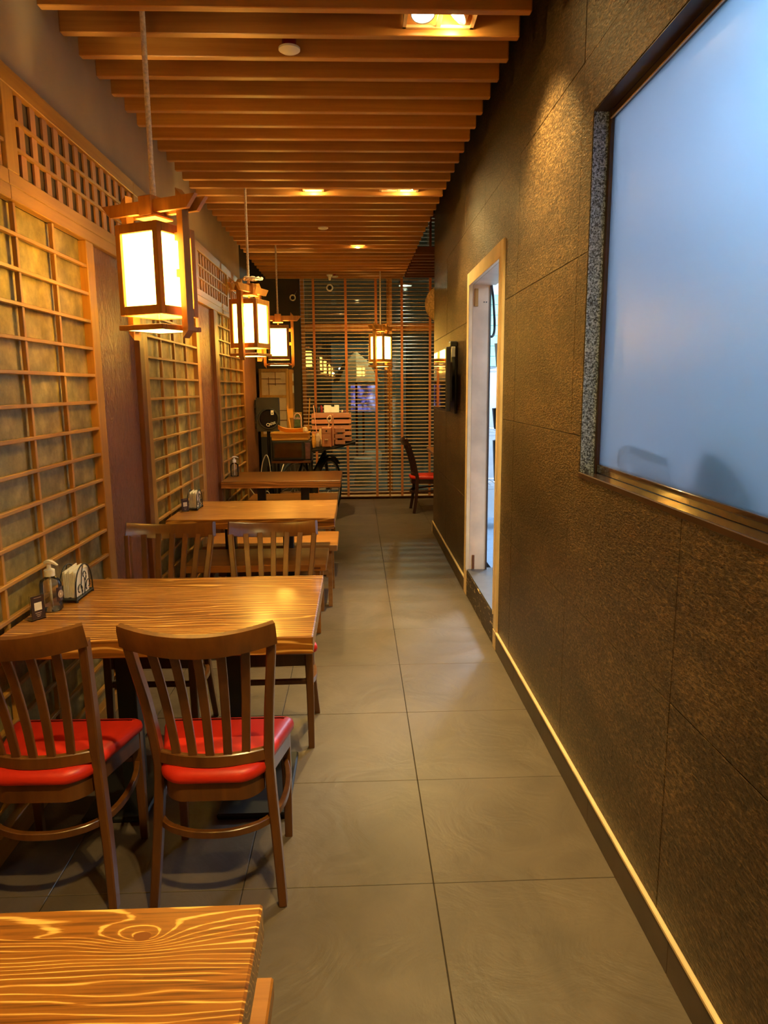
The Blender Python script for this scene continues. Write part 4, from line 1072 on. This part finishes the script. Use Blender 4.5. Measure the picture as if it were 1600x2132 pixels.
# cargo bicycle carrying a wooden platform
t = thing('cargo_bicycle', 'black bicycle with a load platform, its wheel beside the farthest table', 'bicycle', (-0.55, 8.35, 0))
def wheel(cx_, cy_, rz, r, par):
    Rw = rotz(rz) @ Matrix.Rotation(math.radians(90), 3, 'Y')
    n = 40; P = [Rw @ Vector((r*math.cos(2*math.pi*i/n), r*math.sin(2*math.pi*i/n), 0))+Vector((cx_, cy_, r+.021)) for i in range(n)]
    MB().tube(P, .021, 8, closed=True, up=tuple(Rw @ Vector((0, 0, 1)))).build('tyre', M_['tyre'], par, smooth=60)
    P = [Rw @ Vector((.93*r*math.cos(2*math.pi*i/n), .93*r*math.sin(2*math.pi*i/n), 0))+Vector((cx_, cy_, r+.021)) for i in range(n)]
    m = MB(); m.tube(P, .009, 6, closed=True, up=tuple(Rw @ Vector((0, 0, 1))))
    c0 = Vector((cx_, cy_, r+.021)); ax = Rw @ Vector((0, 0, 1))
    m.tube([c0-ax*.03, c0+ax*.03], .018, 10)
    for k in range(18):
        a = 2*math.pi*k/18; e = Rw @ Vector((.92*r*math.cos(a), .92*r*math.sin(a), 0)); s = .02 if k % 2 else -.02
        m.tube([c0+ax*s, c0+e], .0016, 4)
    m.build('rim_and_spokes', M_['steel'], par, smooth=60)
wheel(-0.345, 8.42, math.radians(-22), 0.345, t)
wheel(-0.80, 9.05, math.radians(-35), 0.30, t)
m = MB()
fr = lambda *p: m.tube([Vector(q) for q in p], .016, 10)
fr((-.345, 8.38, .37), (-.38, 8.36, .80)); fr((-.345, 8.46, .37), (-.38, 8.42, .80)); fr((-.38, 8.39, .80), (-.40, 8.38, .92))
fr((-.40, 8.38, .78), (-.60, 8.75, .42)); fr((-.60, 8.75, .42), (-.80, 9.05, .32)); fr((-.60, 8.75, .42), (-.66, 8.85, .82)); fr((-.66, 8.85, .70), (-.80, 9.05, .32)); fr((-.40, 8.38, .86), (-.66, 8.85, .78))
m.build('frame', M_['black'], t, smooth=60)
P = [rotz(math.radians(-22)) @ (Matrix.Rotation(math.radians(90), 3, 'Y') @ Vector((.385*math.cos(a), .385*math.sin(a), 0)))+Vector((-.345, 8.42, .366)) for a in [math.pi*(0.62+0.045*i)+math.pi/2-1.2 for i in range(18)]]
m = MB(); m.sweep(P, [(-.004, -.03), (.004, -.03), (.004, .03), (-.004, .03)], up=tuple(rotz(math.radians(-22)) @ Vector((1, 0, 0)))); m.build('mudguard', M_['black'], t, smooth=60)
m = MB(); m.lathe([(0, 0), (.07, 0), (.07, .006), (0, .006)], (-.60, 8.70, .34), 20, R); m.tube([(-.60, 8.68, .34), (-.50, 8.66, .25)], .008, 6); m.build('chainwheel', M_['steel'], t)
B(-.545, -.455, 8.60, 8.66, .235, .255, ch=.004).build('pedal', M_['black'], t)
# sloping carrier platform under the crates
m = MB(); m.add([(-.515, 8.05, .850), (-.25, 8.02, .885), (-.02, 8.40, .915), (-.02, 8.85, .915), (-.515, 8.85, .850)], [(0, 1, 2, 3, 4)]); v = m.v[:]; m.add([(a, b_, c_-.02) for a, b_, c_ in v], [(4, 3, 2, 1, 0)])
for i in range(5): m.f.append((i, (i+1) % 5, 5+(i+1) % 5, 5+i))
m.build('carrier', M_['black'], t)
B(-.515, -.02, 8.84, 8.86, .845, .90).build('carrier_rim', M_['black'], t)

# side cupboard carrying the oven
t = thing('low_stand', 'dim dark stand under the black oven behind the farthest table', 'stand', (-.76, 8.35, 0))
B(-.98, -.53, 8.12, 8.58, .700, .728, ch=.003).build('top_board', M_['trim'], t)
for a in (-.96, -.56):
    for b_ in (8.14, 8.54): B(a, a+.025, b_, b_+.025, 0, .70).build('leg', M_['black'], t)
B(-.96, -.54, 8.14, 8.56, .22, .235).build('shelf', M_['trim'], t)
for k, (a, s_) in enumerate(((-.84, .07), (-.70, .06))):
    c = MB().lathe([(0, 0), (s_*.5, .002), (s_, .06), (s_*1.05, .10), (s_*.98, .10), (s_*.5, .01), (0, .008)], (a, 8.32, .236), 20).build('bowl', M_['cream_worn'], smooth=50)
    tag(c, ['dim pale bowl on the stand shelf, left of its neighbour', 'dim pale bowl on the stand shelf, right of its neighbour'][k], 'bowl', 'bowls under the oven')
t = thing('microwave_oven', 'black box oven with a dark amber glass front and a dull purple side strip', 'oven', (-.75, 8.35, .73))
B(-.972, -.524, 8.13, 8.50, .732, .955, ch=.006).build('body', M_['blackplastic'], t)
B(-.965, -.605, 8.115, 8.13, .738, .950, ch=.004).build('door', M_['black'], t)
B(-.940, -.632, 8.112, 8.1155, .765, .928).build('door_glass', M_['amber'], t)
B(-.592, -.535, 8.122, 8.130, .745, .930, ch=.002).build('control_strip', M_['purple'], t)
for a in (-.95, -.56): B(a, a+.03, 8.2, 8.4, .728, .734).build('foot', M_['black'], t)

# yellow wooden tray box with boats of food props
t = thing('wooden_tray', 'bright yellow wooden tray box on top of the black oven', 'tray', (-.74, 8.35, .956))
B(-.965, -.560, 8.14, 8.52, .9565, .966).build('bottom', M_['tray'], t)
for k in range(3): B(-.970, -.556, 8.13, 8.142, .962+.024*k, .984+.024*k, ch=.001).build('front_slat', M_['tray'], t)
for k in range(3): B(-.970, -.556, 8.52, 8.532, .962+.024*k, .984+.024*k, ch=.001).build('back_slat', M_['tray'], t)
for a in (-.970, -.567): B(a, a+.011, 8.142, 8.52, .962, 1.032, ch=.001).build('end_board', M_['tray'], t)
B(-.985, -.545, 8.12, 8.54, 1.034, 1.042, ch=.002).build('top_board', M_['tray'], t)
t = thing('wooden_boat', 'yellow wooden serving boat with raised ends on the tray box', 'boat', (-.74, 8.3, 1.043))
def boat(xa, xb, yc, z, par):
    n = 14; m = MB(); vs = []; fs = []
    for i in range(n+1):
        u = -1+2*i/n; w_ = .075*(1-abs(u)**2.4)+.004; lift = .045*abs(u)**3
        xx = xa+(xb-xa)*i/n
        vs += [(xx, yc-w_, z+.042+lift), (xx, yc-w_*.6, z+lift*.8), (xx, yc+w_*.6, z+lift*.8), (xx, yc+w_, z+.042+lift), (xx, yc+w_*.85, z+.040+lift), (xx, yc+w_*.5, z+.008+lift*.8), (xx, yc-w_*.5, z+.008+lift*.8), (xx, yc-w_*.85, z+.040+lift)]
    for i in range(n):
        for q in range(8): fs.append((8*i+q, 8*i+(q+1) % 8, 8*i+8+(q+1) % 8, 8*i+8+q))
    fs += [tuple(range(7, -1, -1)), tuple(8*n+q for q in range(8))]
    m.add(vs, fs); return m.build('hull', M_['tray'], par, smooth=40)
boat(-.91, -.55, 8.27, 1.043, t)
MB().tube([(-.56, 8.24, 1.065), (-.530, 8.20, 1.43)], .006, 8).build('mast', M_['tray'], t)
for k in range(3): B(-.62+.04*k, -.612+.04*k, 8.21, 8.222, 1.07, 1.11).build('rail_post', M_['tray'], t)
t = thing('wooden_sign', 'orange wooden hanging tag on a leaning post at the left of the tray', 'sign', (-.78, 8.42, 1.045))
MB().sweep([(-.775, 8.44, 1.043), (-.815, 8.44, 1.345)], rprof(.007, .007, .001), up=(0, 1, 0)).build('post', M_['tray'], t)
B(-.805, -.745, 8.432, 8.447, 1.20, 1.30, ch=.002).build('board', M_['tray'], t)
B(-.812, -.735, 8.428, 8.452, 1.30, 1.308, ch=.001).build('cap', M_['tray'], t)
t = thing('arched_picture', 'small arched picture with a green background and pink script standing on the tray', 'picture', (-.70, 8.48, 1.043))
B(-.752, -.648, 8.49, 8.50, 1.085, 1.265, ch=.001).build('board', M_['crate_olive'], t)
m = MB(); P = [(-.742, 8.485, 1.045)]+[(-.700-.042*math.cos(math.pi*i/12), 8.485, 1.185+.065*math.sin(math.pi*i/12)) for i in range(13)]+[(-.658, 8.485, 1.045)]
m.tube(P, .006, 8); m.build('arch', plain('pale pink wood', srgb(214, 168, 150), .5), t, smooth=60)
m = MB(); m.prism([(z_, x_) for x_, z_ in [(-.738, 1.05), (-.662, 1.05), (-.662, 1.185), (-.68, 1.235), (-.70, 1.245), (-.72, 1.235), (-.738, 1.185)]], 1, 8.484, 8.489); m.build('picture_sheet', plain('dull green', srgb(72, 84, 42), .6, noise=.15, nscale=30), t)
text('script', 'olla', .045, plain('pink ink', srgb(214, 160, 160), .6), t, RX90, (-.70, 8.483, 1.195))
B(-.752, -.648, 8.474, 8.51, 1.043, 1.049).build('foot', M_['crate_olive'], t)
for k, (a, b_, mat, lab) in enumerate(((-.735, -.655, 'black', 'small black tray of bits before the arched picture'), (-.645, -.585, 'greenbasket', 'dark teal basket beside the mast'))):
    m = MB(); m.box(a, b_, 8.36, 8.44, 1.043, 1.047); m.box(a, b_, 8.36, 8.364, 1.047, 1.095); m.box(a, b_, 8.436, 8.44, 1.047, 1.095); m.box(a, a+.004, 8.364, 8.436, 1.047, 1.095); m.box(b_-.004, b_, 8.364, 8.436, 1.047, 1.095)
    tag(m.build('basket', M_[mat]), lab, 'basket', 'small baskets on the tray')
# crates on the carrier
def crate(xa, xb, ya, yb, z, hgt, n, label, mf, ms, rz=0.0):
    c0 = Vector(((xa+xb)/2, (ya+yb)/2, z)); t = thing('slatted_crate', label, 'crate', tuple(c0), 'slatted wooden crates on the bicycle', local=True)
    t.rotation_euler = (0, 0, rz); hx, hy = (xb-xa)/2, (yb-ya)/2; p = hgt/n
    B(-hx+.01, hx-.01, -hy+.01, hy-.01, 0, .008).build('bottom', mf, t)
    B(-hx+.03, hx-.03, -hy+.028, hy-.028, .008, hgt-.03).build('dark_infill', M_['darkwall'], t)  # dark block added inside so the gaps between slats look dark
    for k in range(n):
        za, zb = p*k+.003, p*(k+1)-.019
        B(-hx, hx, -hy, -hy+.009, za, zb, ch=.001).build('slat', mf, t); B(-hx, hx, hy-.009, hy, za, zb, ch=.001).build('slat', mf, t)
        B(-hx, -hx+.009, -hy+.01, hy-.01, za, zb, ch=.001).build('slat', ms, t); B(hx-.009, hx, -hy+.01, hy-.01, za, zb, ch=.001).build('slat', ms, t)
    for a in (-1, 1):
        for b_ in (-1, 1): B(a*(hx-.009), a*(hx-.027), b_*(hy-.009), b_*(hy-.024), .008, hgt-.012).build('corner_post', ms, t)
    return t
crate(-.535, -.065, 8.46, 8.80, .918, .345, 5, 'large slatted crate at the back of the bicycle carrier', M_['crate'], M_['crate_olive'])
crate(-.265, -.150, 8.17, 8.40, .903, .205, 3, 'small pink slatted crate beside the red post', M_['crate'], M_['crate'], .12)
t = thing('drawer_box', 'pink wooden drawer box with a round hole and pale handle', 'box', (-.34, 8.12, .88), 'boxes on the bicycle')
B(-.398, -.290, 8.06, 8.24, .886, 1.10, ch=.002).build('body', M_['crate'], t)
B(-.392, -.296, 8.053, 8.060, 1.035, 1.092, ch=.002).build('drawer', M_['crate'], t)
B(-.392, -.296, 8.053, 8.060, .893, 1.028, ch=.002).build('drawer', M_['crate'], t)
MB().lathe([(0, 0), (.010, 0), (.010, .002), (0, .002)], (-.344, 8.053, 1.066), 12, R).build('hole', M_['black'], t)
B(-.366, -.328, 8.040, 8.053, .963, .974, ch=.003).build('handle', M_['cream'], t)
t = thing('red_post', 'upright pink and red board post between drawer box and crate', 'post', (-.275, 8.14, .90))
B(-.283, -.262, 8.10, 8.16, .896, 1.245, ch=.003).build('board', M_['crate'], t)
B(-.2895, -.2835, 8.10, 8.17, .896, 1.11, ch=.001).build('red_edge', M_['redwood'], t)
c = MB().tube(smooth_path([(-.325, 8.13, 1.105), (-.315, 8.13, 1.15), (-.335, 8.13, 1.20), (-.300, 8.13, 1.235), (-.285, 8.12, 1.20), (-.305, 8.12, 1.17)], 5), .008, 8).build('coiled_cord', M_['rope'], smooth=60)
tag(c, 'pale looped cord standing beside the top of the red post', 'cord')
t = thing('clipboard', 'pale clipboard with a black clip standing on the large crate', 'clipboard', (-.30, 8.65, 1.255))
MB().box(-.090, .090, -.003, .003, 0, .088, R=Matrix.Rotation(math.radians(-8), 3, 'X'), c=(-.300, 8.60, 1.254)).build('board', M_['paper'], t)
MB().box(-.018, .018, -.010, .004, .074, .098, R=Matrix.Rotation(math.radians(-8), 3, 'X'), c=(-.285, 8.60, 1.254)).build('clip', M_['black'], t)
c = MB().tube([(-.47, 8.30, 1.045), (-.505, 8.42, 1.345)], .006, 8).build('wooden_stick', M_['crate'])
tag(c, 'thin leaning pinkish stick left of the large crate', 'stick')
for k, (x, y, z, r, h_, mat, lab) in enumerate(((-.455, 8.62, 1.254, .022, .075, 'black', 'black dark jar on the back crate, leftmost'), (-.425, 8.66, 1.254, .018, .085, 'red', 'dark red bottle on the back crate'), (-.510, 8.70, 1.254, .020, .07, 'black', 'small black tin at the left rear of the crate'), (-.175, 8.60, 1.254, .010, .032, 'cream', 'small cream cup right of the clipboard'), (-.150, 8.60, 1.254, .008, .030, 'redwood', 'small orange cup at the right end of the crate'))):
    c = MB().lathe([(0, 0), (r, .002), (r, h_*.7), (r*.55, h_*.82), (r*.55, h_), (0, h_)], (x, y, z), 16).build('jar', M_[mat], smooth=50); tag(c, lab, 'jar', 'little jars on the back crate')
# lumps of props between boat and crates
for k, (x, z, s_, mat, lab) in enumerate(((-.592, 1.045, .030, 'cream', 'cream paper bag on the tray board by the mast'), (-.50, .975, .026, 'tray', 'yellow wooden block pile by the drawer box'), (-.455, .965, .032, 'cream_worn', 'pale folded cloth next to the drawer box'), (-.425, 1.02, .026, 'straw', 'straw coloured bundle by the drawer box'))):
    m = MB(); n = 9; vs = []
    rnd = random.Random(k); zb = {0: 1.043, 1: .868, 2: .874, 3: .878}[k]; H_ = z+2.2*s_-zb
    m.lathe([(0, 0), (s_*.9, .002), (s_*1.05, H_*.4), (s_*.8, H_*.8), (s_*.3, H_), (0, H_*1.0)], (x, 8.17+.05*k, zb), 9)
    m.v = [(a+rnd.uniform(-.006, .006), b_+rnd.uniform(-.006, .006), max(zb, c_+rnd.uniform(-.008, .004))) for a, b_, c_ in m.v]
    tag(m.build('prop_bundle', M_[mat]), lab, 'bundle', 'small goods heaped on the bicycle')

# ================================================================== KITCHEN THINGS SEEN THROUGH THE DOORWAY
t = thing('wire_shelf', 'chrome wire shelf standing in the kitchen beyond the doorway', 'shelf', (1.45, 6.9, .17))
for a in (1.20, 1.72):
    for b_ in (6.62, 7.15): MB().tube([(a, b_, .17), (a, b_, 2.05)], .010, 8, up=(0, 1, 0)).build('post', M_['steel'], t, smooth=60)
for z in (.62, 1.13, 1.72):
    m = MB()
    for k in range(9): m.tube([(1.20+.065*k, 6.62, z), (1.20+.065*k, 7.15, z)], .003, 5)
    for b_ in (6.62, 7.15): m.tube([(1.20, b_, z), (1.72, b_, z)], .004, 5); m.tube([(1.20, b_, z-.035), (1.72, b_, z-.035)], .004, 5)
    m.build('wire_deck', M_['steel'], t, smooth=60)
for (x, z, w_, h_, mat, nm, lab, cat) in ((1.46, 1.135, .26, .20, 'black', 'black_crate', 'black box on the kitchen shelf seen through the doorway', 'crate'), (1.46, .625, .24, .40, 'blackplastic', 'dark_bin', 'dark tall bin low on the kitchen shelf', 'bin'), (1.46, 1.725, .24, .22, 'paper', 'white_tub', 'white tub on the top of the kitchen shelf', 'tub')):
    c = MB().lathe([(0, 0), (w_*.5, .002), (w_*.58, h_), (w_*.53, h_), (w_*.46, .01), (0, .01)], (x, 6.88, z+.004), 24).build(nm, M_[mat], smooth=50)
    tag(c, lab, cat)
t = thing('tiled_splashback', 'pale green tiled board high on the kitchen wall behind the doorway', 'tiles', (1.45, 7.39, 1.9))
for i in range(6):
    for j in range(7): B(1.05+.102*i, 1.148+.102*i, 7.385, 7.398, 1.75+.102*j, 1.848+.102*j, ch=.002).build('tile', plain('pale green tile', srgb(150, 214, 196), .2) if i+j == 0 else bpy.data.materials['pale green tile'], t)
c = MB().tube(smooth_path([(1.20, 6.4, 2.98), (1.19, 6.4, 2.5), (1.215, 6.42, 2.3), (1.23, 6.42, 2.05), (1.20, 6.40, 1.98), (1.15, 6.4, 2.02)], 6), .012, 8).build('black_cable', M_['black'], smooth=60)
tag(c, 'black cable hanging high in the kitchen doorway', 'cable')
# things leaning on the frosted window
c = MB(); c.prism([(1.265, 1.98), (1.262, 2.30), (1.30, 2.375), (1.345, 2.36), (1.36, 2.28), (1.345, 2.00), (1.30, 1.965)], 0, 0.893, 0.93)
c.v = [(x, b_, a) if False else (x, b_, a) for (x, a, b_) in c.v]
c = c.build('white_bag', M_['bagfilm']); tag(c, 'pale folded bag pressed against the lower left of the frosted window', 'bag')
c = MB().lathe([(0, 0), (.10, .005), (.13, .08), (.11, .16), (.04, .20), (0, .20)], (1.035, 1.78, 1.245), 20).build('brown_jar', plain('brown clay', srgb(196, 152, 110), .5), smooth=50)
tag(c, 'blurred brown shape behind the bottom of the frosted window', 'jar')
t = thing('kitchen_counter', 'pale kitchen counter running behind the frosted window', 'counter', (1.2, 1.4, .17))
B(0.975, 1.5, .3, 2.9, 1.20, 1.24, ch=.003).build('worktop', M_['steel'], t)
B(1.0, 1.48, .32, 2.88, .17, 1.20).build('body', M_['kitchen'], t)

# ================================================================== OUTSIDE THE END WINDOW
B(-6, 8, 10.11, 24, -0.10, -0.03).build('ground_outside', M_['pavement'], rebase=False, kind='structure')
fac = MB(); fac.box(-6, -.6, 17, 17.3, 0, 7); fac.box(1.2, 8, 17, 17.3, 0, 7); fac.box(-.6, 1.2, 17, 17.3, 2.6, 7)
fac = fac.build('far_building', plain('dark olive rendered facade', srgb(84, 80, 58), .8), rebase=False)
tag(fac, 'dim olive house front across the street beyond the blinds', 'building')
c = B(-.58, 1.18, 17.1, 17.2, -.03, 2.58).build('shop_shutter', plain('pale grey green shutter', srgb(170, 180, 160), .6, noise=.1, nscale=3))
tag(c, 'pale grey green lit shutter across the street', 'shutter')
t = thing('added_street_lamp', 'street lamp added to light the pavement outside the blinds', 'lamp', (2.3, 12.5, -.03))  # lamp post added as a source for the light outside
MB().tube([(2.3, 12.5, -.03), (2.3, 12.5, 3.2), (1.6, 12.4, 3.35), (0.9, 12.25, 3.3)], .03, 8, up=(0, 1, 0)).build('pole', M_['black'], t, smooth=60)
B(.72, .95, 12.15, 12.3, 3.2, 3.27, ch=.01).build('head', M_['black'], t)
t = thing('parasol', 'cream parasol seen dimly through the blinds left of the lone lantern', 'parasol', (.0, 12.6, -.03))
MB().lathe([(0.0, .55), (.20, .38), (.42, .02), (.40, .0), (.19, .34), (0, .5)], (.0, 12.6, 1.62), 8).build('canopy', plain('cream canvas', srgb(220, 190, 140), .8), t)
MB().tube([(0, 12.6, -.03), (0, 12.6, 2.0)], .02, 8, up=(0, 1, 0)).build('pole', M_['trim'], t)
def mk_sign():
    m, nt, b = newmat('violet lit sign'); tc = N(nt, 'ShaderNodeTexCoord')
    n = N(nt, 'ShaderNodeTexNoise', Scale=9.0, Detail=3.0); nt.links.new(tc.outputs['Object'], n.inputs['Vector'])
    rr = ramp(nt, n.outputs['Fac'], [(0.42, (.01, .01, .03, 1)), (0.55, (.10, .09, .42, 1)), (0.72, (.5, .5, .9, 1))])
    nt.links.new(rr.outputs[0], b.inputs['Emission Color']); b.inputs['Emission Strength'].default_value = 0.9; return m
t = thing('lit_sign', 'violet lit sign board outside, left of the lone lantern', 'sign', (0.1, 12.9, -.03))
B(-.10, .35, 12.90, 12.93, 1.12, 1.58, ch=.004).build('board', mk_sign(), t)
B(.10, .14, 12.905, 12.925, -.03, 1.12).build('post', M_['trim'], t)
t = thing('light_string', 'string of tiny white lights outside beyond the left blind', 'lights', (-.9, 13.3, -.03))
B(-.93, -.89, 13.28, 13.32, -.03, 2.0).build('post', M_['trim'], t)
B(.53, .57, 13.58, 13.62, -.03, 2.0).build('post', M_['trim'], t)
P = [(-.91, 13.3, 1.98)]+[(-.42+.12*k, 13.32+.035*k, 1.80+.09*math.sin(k*1.7)+.022) for k in range(7)]+[(.55, 13.6, 1.98)]
MB().tube(P, .003, 5).build('cord', M_['black'], t)
st = emis('white star light', (1, .92, .7), 3.5)
for k in range(7):
    MB().lathe([(0, -.022), (.022, -.008), (.026, .004), (.012, .018), (0, .022)], (-.42+.12*k, 13.32+.035*k, 1.80+.09*math.sin(k*1.7)), 8).build('star_light', st, t)
for k, (x, y) in enumerate(((.10, 11.6), (.28, 12.8))):
    c = MB().lathe([(0, 0), (.16, .01), (.14, .2), (.17, .40), (.15, .44), (0, .45)], (x, y, -.03), 20).build('stool', plain('white stool plastic', srgb(220, 220, 200), .5), smooth=50)
    tag(c, ['white round stool outside, the nearer one', 'white round stool outside, the one further off'][k], 'stool', 'white stools outside')
